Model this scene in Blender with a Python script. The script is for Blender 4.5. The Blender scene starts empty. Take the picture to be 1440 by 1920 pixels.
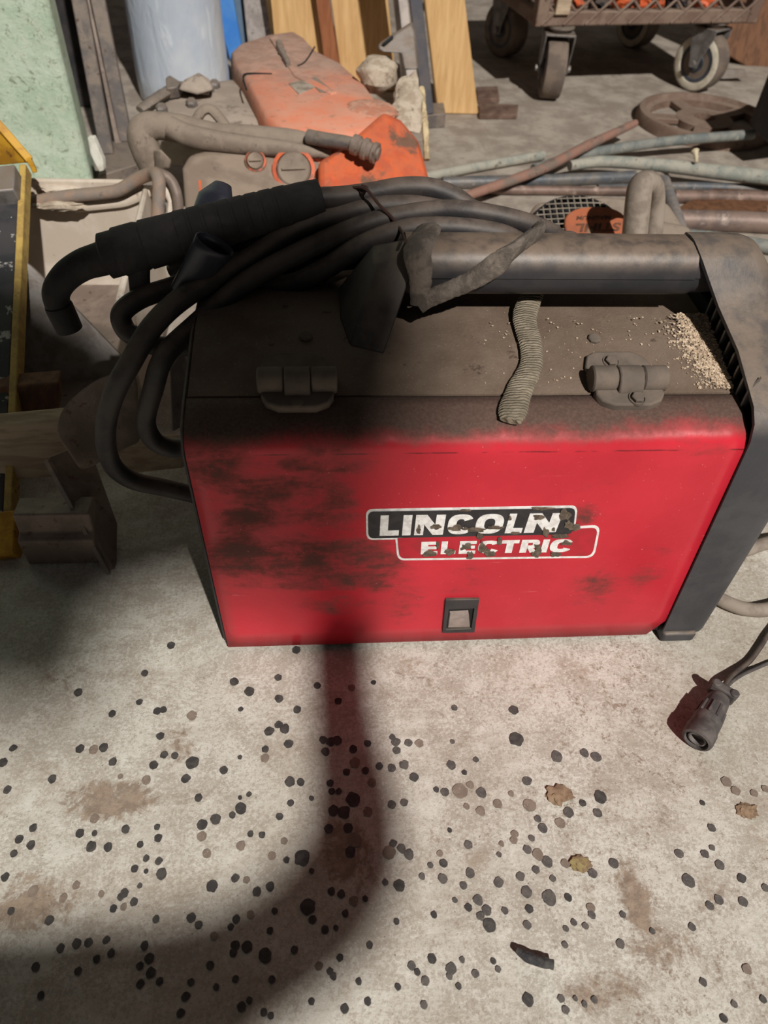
import bpy, bmesh, math, random
from mathutils.geometry import tessellate_polygon
from mathutils import Vector as V, Matrix, noise as mnoise
R_ = random.Random(7)
sc = bpy.context.scene
COL = sc.collection
rad = math.radians

# ------------------------------------------------------------------ camera
F_PX = 1340.0
CAM = V((0.10344, -0.37627, 0.59863))
PITCH, YAW, ROLL = 0.821544, 0.101724, 0.056797
cp, sp = math.cos(PITCH), math.sin(PITCH)
FW = V((math.sin(YAW)*cp, math.cos(YAW)*cp, -sp))
r0 = V((math.cos(YAW), -math.sin(YAW), 0)); u0 = r0.cross(FW)
RT = r0*math.cos(ROLL) + u0*math.sin(ROLL)
UP = -r0*math.sin(ROLL) + u0*math.cos(ROLL)
cam_d = bpy.data.cameras.new('camera'); cam = bpy.data.objects.new('camera', cam_d); COL.objects.link(cam)
m3 = Matrix((RT, UP, -FW)).transposed()
cam.matrix_world = Matrix.Translation(CAM) @ m3.to_4x4()
cam_d.sensor_fit = 'VERTICAL'; cam_d.sensor_height = 36.0; cam_d.lens = 36.0*F_PX/1920.0
cam_d.clip_start = 0.01
cam_d.dof.use_dof = True; cam_d.dof.focus_distance = 0.62; cam_d.dof.aperture_fstop = 7.5
sc.camera = cam
sc.view_settings.view_transform = 'Standard'; sc.view_settings.look = 'None'
sc.view_settings.gamma = 1.0; sc.view_settings.use_curve_mapping = False
sc.view_settings.exposure = 0.0

# measuring helpers: a sight line meets a plane of the place
def ray(px, py): return FW + RT*((px-720)/F_PX) - UP*((py-960)/F_PX)
def atY(px, py, y):
    d = ray(px, py); return CAM + d*((y-CAM.y)/d.y)
def atZ(px, py, z=0.0):
    d = ray(px, py); return CAM + d*((z-CAM.z)/d.z)
def ztop(y): return .27 + .23*(y-.008)
def atT(px, py, h=0.0):
    d = ray(px, py); t = (.27+.23*(CAM.y-.008)+h-CAM.z)/(d.z-.23*d.y); return CAM + d*t
def PY(lst): return [atY(*p) for p in lst]
def PZ(lst): return [atZ(*p) for p in lst]

# ------------------------------------------------------------------ materials
def lin(c): return c/12.92 if c <= .04045 else ((c+.055)/1.055)**2.4
def S(r, g, b): return (lin(r/255), lin(g/255), lin(b/255), 1)
class NT:
    def __init__(s, name):
        s.m = bpy.data.materials.new(name); s.m.use_nodes = True
        s.t = s.m.node_tree; s.n = s.t.nodes; s.b = s.n['Principled BSDF']
        s.tc = s.n.new('ShaderNodeTexCoord')
    def link(s, a, b): s.t.links.new(a, b)
    def node(s, typ, **kw):
        n = s.n.new(typ)
        for k, v in kw.items(): setattr(n, k, v)
        return n
    def noise(s, scale, detail=5, rough=.6, vec=None, dist=0.0):
        n = s.node('ShaderNodeTexNoise'); n.inputs['Scale'].default_value = scale
        n.inputs['Detail'].default_value = detail; n.inputs['Roughness'].default_value = rough
        n.inputs['Distortion'].default_value = dist
        s.link(vec or s.tc.outputs['Object'], n.inputs['Vector']); return n.outputs['Fac']
    def ramp(s, fac, a, b, lo=0.0, hi=1.0):
        n = s.node('ShaderNodeMapRange', interpolation_type='SMOOTHSTEP')
        for k, v in zip(('From Min', 'From Max', 'To Min', 'To Max'), (a, b, lo, hi)): n.inputs[k].default_value = v
        s.link(fac, n.inputs['Value']); return n.outputs['Result']
    def math(s, op, a, b=None, c=None):
        n = s.node('ShaderNodeMath', operation=op)
        for i, x in enumerate((a, b, c)):
            if x is None: continue
            if isinstance(x, (int, float)): n.inputs[i].default_value = x
            else: s.link(x, n.inputs[i])
        return n.outputs[0]
    def mix(s, fac, a, b):
        n = s.node('ShaderNodeMix', data_type='RGBA')
        if isinstance(fac, (int, float)): n.inputs[0].default_value = fac
        else: s.link(fac, n.inputs[0])
        for i, x in ((6, a), (7, b)):
            if isinstance(x, tuple): n.inputs[i].default_value = x
            else: s.link(x, n.inputs[i])
        return n.outputs[2]
    def xyz(s):
        n = s.node('ShaderNodeSeparateXYZ'); s.link(s.tc.outputs['Object'], n.inputs[0]); return n.outputs
    def blobs(s, u, v, lst):
        """soft patches: (u0, v0, ru, rv, strength)"""
        tot = None
        for (a, b, ra, rb, k) in lst:
            du = s.math('DIVIDE', s.math('SUBTRACT', u, a), ra); dv = s.math('DIVIDE', s.math('SUBTRACT', v, b), rb)
            d = s.math('ADD', s.math('MULTIPLY', du, du), s.math('MULTIPLY', dv, dv))
            f = s.math('MULTIPLY', s.math('MAXIMUM', s.math('SUBTRACT', 1.0, d), 0.0), k)
            tot = f if tot is None else s.math('MAXIMUM', tot, f)
        return tot
    def bump(s, h, strength=.3, dist=.002):
        n = s.node('ShaderNodeBump'); n.inputs['Strength'].default_value = strength; n.inputs['Distance'].default_value = dist
        s.link(h, n.inputs['Height']); s.link(n.outputs[0], s.b.inputs['Normal'])
    def out(s, col, rough=.6, metal=0.0, spec=.5):
        if isinstance(col, tuple): s.b.inputs['Base Color'].default_value = col
        else: s.link(col, s.b.inputs['Base Color'])
        if isinstance(rough, (int, float)): s.b.inputs['Roughness'].default_value = rough
        else: s.link(rough, s.b.inputs['Roughness'])
        s.b.inputs['Metallic'].default_value = metal
        s.b.inputs['Specular IOR Level'].default_value = spec
        return s.m
def dustmask(n, lo=.2, hi=.9, scale=60, amount=1.0):
    g = n.node('ShaderNodeNewGeometry'); sx = n.node('ShaderNodeSeparateXYZ'); n.link(g.outputs['Normal'], sx.inputs[0])
    up = n.ramp(sx.outputs[2], lo, hi); nz = n.ramp(n.noise(scale, 6), .3, .62, .35, 1.0)
    return n.math('MULTIPLY', n.math('MULTIPLY', up, nz), amount)
def M(name, c1, c2=None, scale=25, thr=(.42, .6), rough=.65, metal=0.0, bump=.25, bscale=120, c3=None, s3=80, t3=(.58, .68),
      dust=None, damt=.8, stretch=None, spec=.4, dlo=.2, dhi=.9):
    n = NT(name); vec = None
    if stretch:
        mp = n.node('ShaderNodeMapping'); mp.inputs['Scale'].default_value = stretch
        n.link(n.tc.outputs['Object'], mp.inputs['Vector']); vec = mp.outputs[0]
    col = c1
    if c2: col = n.mix(n.ramp(n.noise(scale, 6, .65, vec, .3), *thr), c1, c2)
    if c3: col = n.mix(n.ramp(n.noise(s3, 5, .7, vec), *t3), col, c3)
    if dust: col = n.mix(dustmask(n, dlo, dhi, amount=damt), col, dust)
    if bump: n.bump(n.noise(bscale, 6, .65, vec), bump)
    return n.out(col, rough, metal, spec)

DUST = S(142, 126, 112)
m_black = M('black_plastic', S(44, 43, 46), S(58, 55, 56), 18, rough=.55, bump=.15, dust=S(112, 98, 86), damt=.65)
m_handle = M('handle_plastic', S(42, 42, 46), S(54, 52, 54), 18, rough=.45, bump=.12, dust=S(130, 113, 99), damt=.85, dlo=.12, dhi=.7)
m_bezel = M('charcoal_plastic', S(58, 58, 62), S(70, 69, 72), 14, rough=.5, bump=.2, bscale=300, dust=S(122, 108, 96), damt=.95)
m_rubber = M('black_rubber', S(40, 38, 40), S(58, 52, 50), 30, rough=.55, bump=.2, dust=S(108, 95, 86), damt=.8)
m_grip = M('sooty_rubber', S(34, 32, 33), S(46, 43, 43), 40, rough=.8, bump=.3)
m_film = M('dark_film', S(40, 42, 52), S(54, 54, 64), 25, rough=.35, bump=.15)
m_steel = M('dusty_steel', S(104, 98, 96), S(134, 122, 112), 22, rough=.55, metal=.15, bump=.25, c3=S(90, 70, 58), dust=S(140, 128, 116), damt=.7)
m_darksteel = M('dark_steel', S(122, 108, 99), S(146, 131, 120), 16, rough=.55, metal=.15, bump=.25, c3=S(98, 74, 60))
m_zinc = M('dusty_zinc', S(140, 136, 134), S(112, 106, 102), 30, rough=.5, metal=.3, bump=.2, dust=DUST)
m_dustgrey = M('dust_covered_casting', S(124, 111, 100), S(146, 132, 119), 20, rough=.9, bump=.35, c3=S(98, 88, 80), dust=S(150, 136, 122))
m_dustlight = M('pale_dust_covered_casting', S(160, 147, 135), S(176, 162, 149), 18, rough=.9, bump=.4, c3=S(128, 116, 106), s3=34, t3=(.56, .68))
m_caked = M('caked_dust', S(168, 152, 134), S(196, 182, 164), 45, rough=.95, bump=.7, bscale=160, c3=S(96, 84, 74), s3=70)
m_orange = M('orange_paint', S(226, 104, 56), S(206, 88, 50), 20, rough=.55, bump=.2, c3=S(112, 78, 62), s3=17, t3=(.50, .62), dust=S(140, 112, 96), damt=.35)
m_salmon = M('dusty_orange_cover', S(238, 150, 120), S(222, 162, 140), 16, thr=(.35, .62), rough=.85, bump=.25, c3=S(186, 156, 140), s3=14, t3=(.5, .66), dust=S(164, 128, 110), damt=.5)
def cover_material():
    n = NT('dust_filmed_orange'); x, y, z = n.xyz()
    a = n.mix(n.ramp(n.noise(16, 6), .35, .62), S(238, 142, 108), S(226, 158, 132))
    d = n.ramp(n.math('ADD', y, n.math('MULTIPLY', n.noise(15, 6, .7), .34)), .22, .50, .15, .9)
    a = n.mix(d, a, n.mix(n.ramp(n.noise(40, 6), .4, .6), S(182, 156, 141), S(164, 138, 124)))
    a = n.mix(n.ramp(n.noise(55, 6, .75), .58, .66, 0, .6), a, S(150, 128, 116))
    n.bump(n.noise(120, 6, .7), .3); return n.out(a, .88, 0, .25)
m_cover = cover_material()
m_tank = M('dusty_tank', S(132, 116, 103), S(150, 134, 119), 14, rough=.85, bump=.2, c3=S(110, 96, 86), s3=60, t3=(.62, .7))
m_wood = M('pale_timber', S(226, 186, 132), S(204, 162, 108), 9, thr=(.35, .65), rough=.75, bump=.2, bscale=40, stretch=(9, 9, .6), c3=S(176, 136, 90), s3=14, t3=(.6, .75))
m_wood2 = M('red_timber', S(158, 100, 66), S(140, 84, 54), 10, rough=.75, bump=.2, stretch=(9, 9, .6))
m_wooddark = M('brown_timber', S(122, 84, 58), S(98, 66, 46), 8, rough=.7, bump=.2, stretch=(9, 9, .7), c3=S(84, 56, 40), s3=12)
m_board = M('worn_board', S(196, 176, 150), S(168, 148, 126), 12, rough=.85, bump=.3, stretch=(1, 8, 8))
m_white = M('off_white_plastic', S(214, 202, 188), S(196, 182, 166), 9, rough=.7, bump=.12, c3=S(150, 134, 120), s3=25, t3=(.62, .72))
m_whitepost = M('pale_metal', S(176, 168, 164), S(150, 142, 138), 25, rough=.6, bump=.15, c3=S(120, 108, 100))
m_blue = M('blue_paint', S(66, 132, 214), S(88, 146, 214), 14, rough=.45, bump=.08)
m_yellow = M('yellow_paint', S(206, 156, 46), S(176, 126, 40), 45, rough=.55, bump=.15, c3=S(110, 78, 36), s3=80, t3=(.6, .68))
m_yelledge = M('yellow_edge', S(196, 166, 92), S(172, 142, 82), 60, rough=.6, bump=.15, c3=S(120, 94, 54), s3=50, t3=(.6, .7))
m_pad = M('paint_flecked_black', S(52, 52, 56), S(66, 64, 66), 20, rough=.6, bump=.15, c3=S(180, 176, 172), s3=44, t3=(.61, .645))
m_tyre = M('grey_tyre', S(126, 112, 100), S(104, 92, 84), 20, rough=.85, bump=.2)
m_rim = M('cream_wheel', S(226, 218, 200), S(206, 196, 176), 40, rough=.7, bump=.2, c3=S(150, 138, 124), s3=60, t3=(.62, .72))
m_hub = M('slate_wheel', S(72, 80, 92), S(56, 60, 68), 30, rough=.6)
m_cart = M('brown_cart_metal', S(116, 94, 82), S(134, 114, 100), 18, rough=.75, bump=.25, c3=S(88, 66, 54), dust=S(140, 122, 108))
m_patina = M('green_patina', S(134, 134, 128), S(108, 114, 112), 30, rough=.7, bump=.4, c3=S(170, 166, 152), s3=50)
m_patina2 = M('pale_patina', S(168, 164, 152), S(140, 144, 136), 26, rough=.75, bump=.45, c3=S(104, 92, 80), s3=60)
m_copper = M('brown_copper', S(134, 112, 102), S(108, 90, 82), 26, rough=.55, metal=.2, bump=.3, c3=S(166, 146, 134), s3=40)
m_redrod = M('red_brown_rod', S(150, 114, 100), S(124, 110, 100), 22, rough=.7, bump=.35, c3=S(96, 84, 74), s3=50)
m_slate = M('slate_pipe', S(92, 96, 102), S(118, 114, 110), 30, rough=.5, metal=.2, bump=.3, c3=S(160, 154, 146), s3=60, t3=(.62, .68))
m_hose = M('grey_hose', S(150, 138, 126), S(126, 114, 104), 30, rough=.8, bump=.15)
m_cloth = M('knitted_cloth', S(134, 124, 108), S(158, 146, 128), 60, rough=.95, bump=.9, bscale=420, c3=S(92, 84, 74), s3=120)
def knit():
    n = NT('ribbed_knit'); w_ = n.node('ShaderNodeTexWave', wave_type='BANDS', bands_direction='Y'); w_.inputs['Scale'].default_value = 135; w_.inputs['Distortion'].default_value = 5; w_.inputs['Detail'].default_value = 3
    n.link(n.tc.outputs['Object'], w_.inputs['Vector'])
    a = n.mix(n.ramp(n.noise(60, 6), .38, .62), S(128, 118, 102), S(156, 144, 126)); a = n.mix(n.ramp(w_.outputs['Fac'], .0, .45, .3, 0), a, S(92, 84, 74))
    n.bump(n.math('ADD', w_.outputs['Fac'], n.noise(420, 4)), .9, .0012); return n.out(a, .95, 0, .2)
m_knit = knit()
m_sooty_cloth = M('sooty_cloth', S(92, 84, 77), S(124, 113, 104), 70, rough=.95, bump=.9, bscale=420)
m_twine = M('brown_twine', S(70, 48, 42), rough=.9)
m_saw_dust = M('wood_chips', S(216, 196, 172), S(172, 150, 128), 400, rough=.9, bump=0)
m_plug = M('grey_plug', S(76, 71, 70), S(98, 91, 88), 60, rough=.7, bump=.25)
m_plugin = M('plug_core', S(128, 122, 120), S(108, 102, 100), 60, rough=.6)
m_char = M('charred_scrap', S(50, 50, 52), S(76, 74, 72), 120, rough=.7, bump=.6, bscale=300)
m_plaster = M('white_plaster', S(226, 224, 214), S(200, 196, 184), 40, rough=.9, bump=.4)
m_decalw = M('decal_white', S(240, 238, 236), S(216, 212, 210), 160, rough=.5, bump=0)
m_decalk = M('decal_black', S(40, 39, 42), S(52, 50, 52), 80, rough=.45, bump=0)
m_decalr = M('decal_red', S(186, 34, 50), S(170, 36, 48), 60, rough=.45, bump=0)
m_peel = M('peeled_film', S(92, 80, 68), S(120, 106, 92), 160, rough=.8, bump=.8, bscale=500)
m_latch = M('latch_grey', S(152, 138, 130), S(136, 122, 116), 60, rough=.7, bump=.1)
m_mud2 = M('greyed_floor_spot', S(80, 76, 74), S(98, 92, 88), 120, rough=.78, bump=.2, bscale=400, c3=S(136, 128, 120), s3=900, t3=(.58, .68))
m_mud = M('concrete_floor_spot', S(60, 57, 56), S(78, 74, 71), 120, rough=.75, bump=.2, bscale=400, c3=S(104, 97, 92), s3=900, t3=(.6, .7))
m_mudbrown = M('faded_floor_spot', S(122, 109, 99), S(136, 122, 110), 120, rough=.85, bump=.2, c3=S(164, 151, 138), s3=700, t3=(.58, .68))
m_rust = M('rusty_bar', S(96, 74, 64), S(120, 98, 86), 30, rough=.8, bump=.3)
m_darkbox = M('dark_box', S(48, 46, 50), S(66, 62, 62), 18, rough=.6, bump=.1)
m_dark = M('dark_inside', S(26, 25, 27), rough=.8, bump=0)

# red door paint with soot and some painted shade
def red_material():
    n = NT('red_enamel'); x, y, z = n.xyz()   # object space: x along, z up, measured from the machine's base
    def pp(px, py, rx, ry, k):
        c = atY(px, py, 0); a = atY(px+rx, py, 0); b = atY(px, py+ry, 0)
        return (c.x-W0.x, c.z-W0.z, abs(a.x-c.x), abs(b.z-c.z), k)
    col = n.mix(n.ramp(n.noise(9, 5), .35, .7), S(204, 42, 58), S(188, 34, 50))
    soot_shade = n.blobs(x, z, [pp(480, 945, 130, 100, .8), pp(455, 1045, 100, 70, 1.0), pp(590, 1050, 200, 75, .95), pp(690, 1080, 130, 42, .85), pp(600, 950, 110, 70, .75),
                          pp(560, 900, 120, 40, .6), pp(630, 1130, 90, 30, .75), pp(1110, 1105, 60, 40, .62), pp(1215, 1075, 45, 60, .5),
                          pp(1085, 965, 60, 24, .62), pp(860, 1090, 70, 30, .4), pp(420, 880, 110, 70, .8), pp(600, 870, 130, 45, .7), pp(760, 1125, 50, 60, .5), pp(520, 1000, 200, 150, .45)])  # top-left patches are soot that also deepens the shadow on the door
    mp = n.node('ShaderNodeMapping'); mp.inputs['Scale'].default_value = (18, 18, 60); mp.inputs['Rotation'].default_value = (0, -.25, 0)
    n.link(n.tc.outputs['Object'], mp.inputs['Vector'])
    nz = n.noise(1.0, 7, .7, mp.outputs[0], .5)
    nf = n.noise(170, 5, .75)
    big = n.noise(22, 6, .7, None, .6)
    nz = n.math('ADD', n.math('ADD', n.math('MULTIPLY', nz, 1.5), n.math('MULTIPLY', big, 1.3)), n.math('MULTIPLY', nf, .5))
    mask = n.ramp(n.math('ADD', n.math('MULTIPLY', soot_shade, .9), nz), 1.80, 2.65, 0, .9)
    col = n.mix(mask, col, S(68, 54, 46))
    # light scratches
    mp2 = n.node('ShaderNodeMapping'); mp2.inputs['Scale'].default_value = (14, 14, 160); mp2.inputs['Rotation'].default_value = (0, .5, 0)
    n.link(n.tc.outputs['Object'], mp2.inputs['Vector'])
    sc_ = n.ramp(n.noise(1.0, 4, .6, mp2.outputs[0]), .69, .74, 0, .4)
    col = n.mix(sc_, col, S(226, 120, 126))
    speck = n.ramp(n.noise(700, 2, .5), .74, .78, 0, .7); col = n.mix(speck, col, S(232, 190, 188))
    # soot that settled on the folded lip
    lip = n.ramp(n.math('ADD', n.math('ADD', n.math('ADD', z, n.math('MULTIPLY', n.noise(16, 4, .6), .020)), n.math('MULTIPLY', n.noise(220, 4, .7), .006)), n.math('MULTIPLY', x, -.014)), .2685, .2835)
    dcol = n.mix(n.ramp(n.noise(420, 5, .75), .35, .7), S(74, 62, 54), S(94, 80, 70))
    col = n.mix(n.math('MULTIPLY', lip, .97), col, dcol)
    cr = n.ramp(n.math('ABSOLUTE', n.math('SUBTRACT', n.math('ADD', z, n.math('MULTIPLY', n.noise(60, 3), .0012)), .2536)), .0003, .0009, 1, 0)
    col = n.mix(n.math('MULTIPLY', cr, n.ramp(n.noise(34, 3), .47, .6, 0, .8)), col, S(86, 22, 30))
    n.bump(n.noise(300, 4), .06)
    rg = n.ramp(n.math('MAXIMUM', mask, lip), 0, 1, .36, .85)
    return n.out(col, rg, 0, .4)
def top_material():
    n = NT('dusty_top'); 
    a = n.mix(n.ramp(n.noise(14, 6, .65), .35, .65), S(104, 88, 76), S(122, 106, 93))
    a = n.mix(n.ramp(n.noise(600, 4, .7), .6, .72), a, S(150, 134, 118))
    a = n.mix(n.ramp(n.noise(50, 5, .7), .62, .7, 0, .8), a, S(70, 58, 52))
    n.bump(n.noise(420, 5, .7), .5, .0015)
    return n.out(a, .9, 0, .2)
def hinge_material():
    n = NT('dusty_hinge'); a = n.mix(n.ramp(n.noise(40, 6), .35, .65), S(98, 88, 80), S(116, 104, 94))
    n.bump(n.noise(500, 5, .7), .3, .001); return n.out(a, .8, 0, .3)

def floor_material():
    n = NT('stained_concrete'); x, y, z = n.xyz()
    base = n.mix(n.ramp(n.noise(4.5, 8, .7), .36, .62), S(194, 187, 176), S(212, 209, 199))
    mp = n.node('ShaderNodeMapping'); mp.inputs['Scale'].default_value = (3.2, 11, 1); mp.inputs['Rotation'].default_value = (0, 0, .9)
    n.link(n.tc.outputs['Object'], mp.inputs['Vector'])
    base = n.mix(n.ramp(n.noise(2.2, 8, .72, mp.outputs[0], .8), .50, .68, 0, .55), base, S(166, 154, 140))      # trowel sweeps
    base = n.mix(n.ramp(n.noise(85, 6, .75), .45, .66, 0, .55), base, S(224, 220, 212))
    patch = n.ramp(n.noise(7.5, 8, .72, None, .8), .40, .60)
    gx_ = n.ramp(x, .0, .42, .45, 1.0)
    patch = n.math('MULTIPLY', patch, gx_)
    fine = n.ramp(n.math('ADD', n.noise(230, 6, .8), n.math('MULTIPLY', n.noise(60, 5, .7), .5)), .76, .90)
    base = n.mix(n.math('MULTIPLY', n.math('MULTIPLY', patch, fine), .9), base, S(132, 112, 95))
    fine2 = n.ramp(n.math('ADD', n.noise(330, 5, .8), n.math('MULTIPLY', n.noise(26, 6, .75), .8)), .84, .98)
    base = n.mix(n.math('MULTIPLY', fine2, .45), base, S(140, 124, 108))
    base = n.mix(n.ramp(n.noise(3.2, 7, .7, None, .5),   .48, .68, 0, .38), base, S(164, 152, 136))
    base = n.mix(n.ramp(n.noise(19, 9, .78, None, .5), .57, .68, 0, .6), base, S(162, 145, 127))
    base = n.mix(n.ramp(n.noise(520, 4, .75), .60, .70, 0, .5), base, S(146, 133, 120))
    def pp(px, py, rx, ry, k):
        c = atZ(px, py); a = atZ(px+rx, py); b = atZ(px, py+ry); return (c.x, c.y, abs(a.x-c.x), abs(b.y-c.y), k)
    st = n.blobs(x, y, [pp(200, 1500, 150, 65, 1.0), pp(330, 1400, 90, 80, .7), pp(1195, 1690, 48, 150, .95), pp(1240, 1780, 130, 80, .8),
                        pp(60, 1690, 140, 100, .85), pp(980, 1500, 110, 50, .6), pp(1130, 1860, 150, 80, .8), pp(770, 1260, 110, 50, .55),
                        pp(380, 1280, 110, 80, .5), pp(660, 1600, 100, 130, .85), pp(100, 1260, 110, 110, .6), pp(820, 1570, 80, 50, .5), pp(1340, 1700, 120, 160, .6), pp(1000, 1290, 170, 26, .6), pp(1060, 1690, 90, 60, .5)])
    nz = n.math('ADD', n.noise(36, 9, .78, None, .9), n.math('MULTIPLY', n.noise(210, 5, .75), .45))
    mask = n.ramp(n.math('ADD', n.math('MULTIPLY', st, .62), nz), 1.05, 1.26, 0, .85)
    base = n.mix(mask, base, n.mix(n.ramp(n.noise(120, 5), .4, .6), S(154, 134, 115), S(132, 113, 97)))
    # the trampled dirt further in
    far = n.ramp(n.math('ADD', y, n.math('MULTIPLY', n.noise(9, 6, .7), .35)), .35, .95)
    dirt = n.mix(n.ramp(n.noise(12, 8, .7), .4, .62), S(150, 139, 128), S(180, 170, 158))
    dirt = n.mix(n.ramp(n.noise(55, 7, .75), .55, .68, 0, .6), dirt, S(118, 106, 96))
    base = n.mix(far, base, dirt)
    pit = n.ramp(n.noise(420, 2, .5), .70, .76, 0, .8); base = n.mix(pit, base, S(96, 86, 78))
    n.bump(n.math('ADD', n.noise(130, 8, .75), n.math('MULTIPLY', n.noise(14, 6, .7), 1.5)), .55, .0025)
    return n.out(base, .82, 0, .3)
def wall_green():
    n = NT('green_painted_masonry')
    a = n.mix(n.ramp(n.noise(14, 7, .7), .38, .64), S(208, 224, 204), S(184, 206, 182))
    a = n.mix(n.ramp(n.noise(34, 7, .75, None, .6), .52, .68, 0, .6), a, S(220, 228, 206))
    a = n.mix(n.ramp(n.noise(60, 6, .78, None, 1.2), .55, .64, 0, .8), a, S(128, 136, 112))
    a = n.mix(n.ramp(n.noise(150, 5, .75), .58, .68, 0, .5), a, S(138, 158, 132))
    n.bump(n.noise(45, 8, .75), .8, .006); return n.out(a, .8, 0, .3)
def wall_dark():
    n = NT('smoky_wall'); a = n.mix(n.ramp(n.noise(4, 6), .4, .65), S(96, 90, 86), S(74, 68, 64)); n.bump(n.noise(30, 6), .4); return n.out(a, .9)
def film_material():
    n = NT('milky_plastic_film')
    a = n.mix(n.ramp(n.noise(7, 5, .6), .35, .65), S(186, 196, 210), S(204, 210, 218))
    mp = n.node('ShaderNodeMapping'); mp.inputs['Scale'].default_value = (14, 14, 4); mp.inputs['Rotation'].default_value = (.2, .5, 0); n.link(n.tc.outputs['Object'], mp.inputs['Vector'])
    n.bump(n.noise(1.4, 4, .6, mp.outputs[0], .8),   .45, .012)
    glare = n.ramp(n.noise(2.3, 3, .5, mp.outputs[0], 1.2), .60, .66, 0, .5); a = n.mix(glare, a, S(222, 228, 236))  # white glare streaks painted into the film colour
    n.b.inputs['Coat Weight'].default_value = .4; n.b.inputs['Coat Roughness'].default_value = .15
    return n.out(a, .3, 0, .5)

# ------------------------------------------------------------------ mesh building
def crom(pts, n=8, closed=False):
    P = [V(p) for p in pts]
    if len(P) < 3 and not closed: return P
    out = []; N = len(P)
    for i in range(N if closed else N-1):
        a = P[(i-1) % N] if closed or i else P[0]*2-P[1]
        b, c = P[i], P[(i+1) % N]
        d = P[(i+2) % N] if closed or i+2 < N else P[-1]*2-P[-2]
        for k in range(n):
            t = k/n
            out.append(.5*((2*b)+(c-a)*t+(2*a-5*b+4*c-d)*t*t+(3*b-a-3*c+d)*t**3))
    if not closed: out.append(P[-1])
    return out
class MB:
    def __init__(s): s.bm = bmesh.new()
    def face(s, vs):
        try: return s.bm.faces.new(vs)
        except ValueError: return None
    def loft(s, rings, caps=True, closed=True, mi=0):
        R = [[s.bm.verts.new(p) for p in r] for r in rings]; n = len(R[0])
        for a, b in zip(R, R[1:]):
            for i in range(n if closed else n-1):
                j = (i+1) % n; f = s.face((a[i], a[j], b[j], b[i]))
                if f: f.material_index = mi
        if caps and closed:
            s.face(R[0][::-1]); s.face(R[-1])
        return R
    def box(s, c, size, rot=None):
        hx, hy, hz = (k/2 for k in size); c = V(c)
        ps = [V((x, y, z)) for z in (-hz, hz) for x, y in ((-hx, -hy), (hx, -hy), (hx, hy), (-hx, hy))]
        if rot is not None: ps = [rot @ p for p in ps]
        s.loft([[c+p for p in ps[:4]], [c+p for p in ps[4:]]]); return s
    def bar(s, a, b, w, h, up=(0, 0, 1)):
        a, b = V(a), V(b); d = (b-a).normalized(); u = V(up); x = d.cross(u)
        if x.length < 1e-4: x = d.cross(V((1, 0, 0)))
        x.normalize(); y = x.cross(d).normalized()
        q = [(-w/2, -h/2), (w/2, -h/2), (w/2, h/2), (-w/2, h/2)]
        s.loft([[p+x*i+y*j for i, j in q] for p in (a, b)]); return s
    def prism(s, pts, vec, tri=True):
        pts = [V(p) for p in pts]; vec = V(vec)
        A = [s.bm.verts.new(p) for p in pts]; B = [s.bm.verts.new(p+vec) for p in pts]; n = len(A)
        s.face(A[::-1]); s.face(B)
        for i in range(n): s.face((A[i], A[(i+1) % n], B[(i+1) % n], B[i]))
        return s
    def tube(s, pts, r, n=12, smooth=8, side=None, flat=1.0, closed=False, wob=0.0):
        if smooth:
            if isinstance(r, (list, tuple)):
                rr = []
                for i in range(len(r)-1): rr += [r[i]+(r[i+1]-r[i])*k/smooth for k in range(smooth)]
                rr.append(r[-1])
            P = crom(pts, smooth, closed)
            if isinstance(r, (list, tuple)):
                r = rr if len(rr) == len(P) else [r[0]+(r[-1]-r[0])*i/(len(P)-1) for i in range(len(P))]
        else: P = [V(p) for p in pts]
        N = len(P); rings = []; x = None
        for i, p in enumerate(P):
            if closed: d = (P[(i+1) % N]-P[i-1]).normalized()
            else: d = (P[min(i+1, N-1)]-P[max(i-1, 0)]).normalized()
            if side is not None: x = V(side)-d*V(side).dot(d)
            elif x is None:
                x = d.cross(V((0, 0, 1)))
                if x.length < .1: x = d.cross(V((1, 0, 0)))
            else: x = x-d*x.dot(d)
            x = x.normalized(); y = d.cross(x)
            ri = r[i] if isinstance(r, (list, tuple)) else r
            if wob: ri *= 1+wob*(R_.random()-.5)
            rings.append([p+x*ri*math.cos(2*math.pi*k/n)+y*ri*flat*math.sin(2*math.pi*k/n) for k in range(n)])
        if closed: rings.append(rings[0])
        s.loft(rings, caps=not closed)
        if closed: bmesh.ops.remove_doubles(s.bm, verts=s.bm.verts, dist=1e-6)
        return s
    def lathe(s, prof, o, axis, n=24, caps=True, ref=None):
        o = V(o); d = V(axis).normalized(); x = d.cross(V(ref or (0, 0, 1)))
        if x.length < .1: x = d.cross(V((1, 0, 0)))
        x.normalize(); y = d.cross(x)
        s.loft([[o+d*h+(x*math.cos(2*math.pi*k/n)+y*math.sin(2*math.pi*k/n))*r for k in range(n)] for r, h in prof], caps=caps); return s
    def hull(s, pts):
        vs = [s.bm.verts.new(p) for p in pts]
        g = bmesh.ops.convex_hull(s.bm, input=vs)
        dead = [e for e in set(g['geom_interior']+g['geom_unused']) if isinstance(e, bmesh.types.BMVert) and e.is_valid and not e.link_faces]
        bmesh.ops.delete(s.bm, geom=dead, context='VERTS'); return s
    def blob(s, c, size, seed=0, amp=.25, sub=3, freq=2.5, rot=None):
        g = bmesh.ops.create_icosphere(s.bm, subdivisions=sub, radius=1.0)
        for v in g['verts']:
            k = 1+amp*mnoise.fractal(v.co*freq+V((seed*7.1, seed*3.3, 1)), 1, 2, 4)
            p = V((v.co.x*size[0]*k, v.co.y*size[1]*k, v.co.z*size[2]*k))
            if rot is not None: p = rot @ p
            v.co = V(c)+p
        return s
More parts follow.
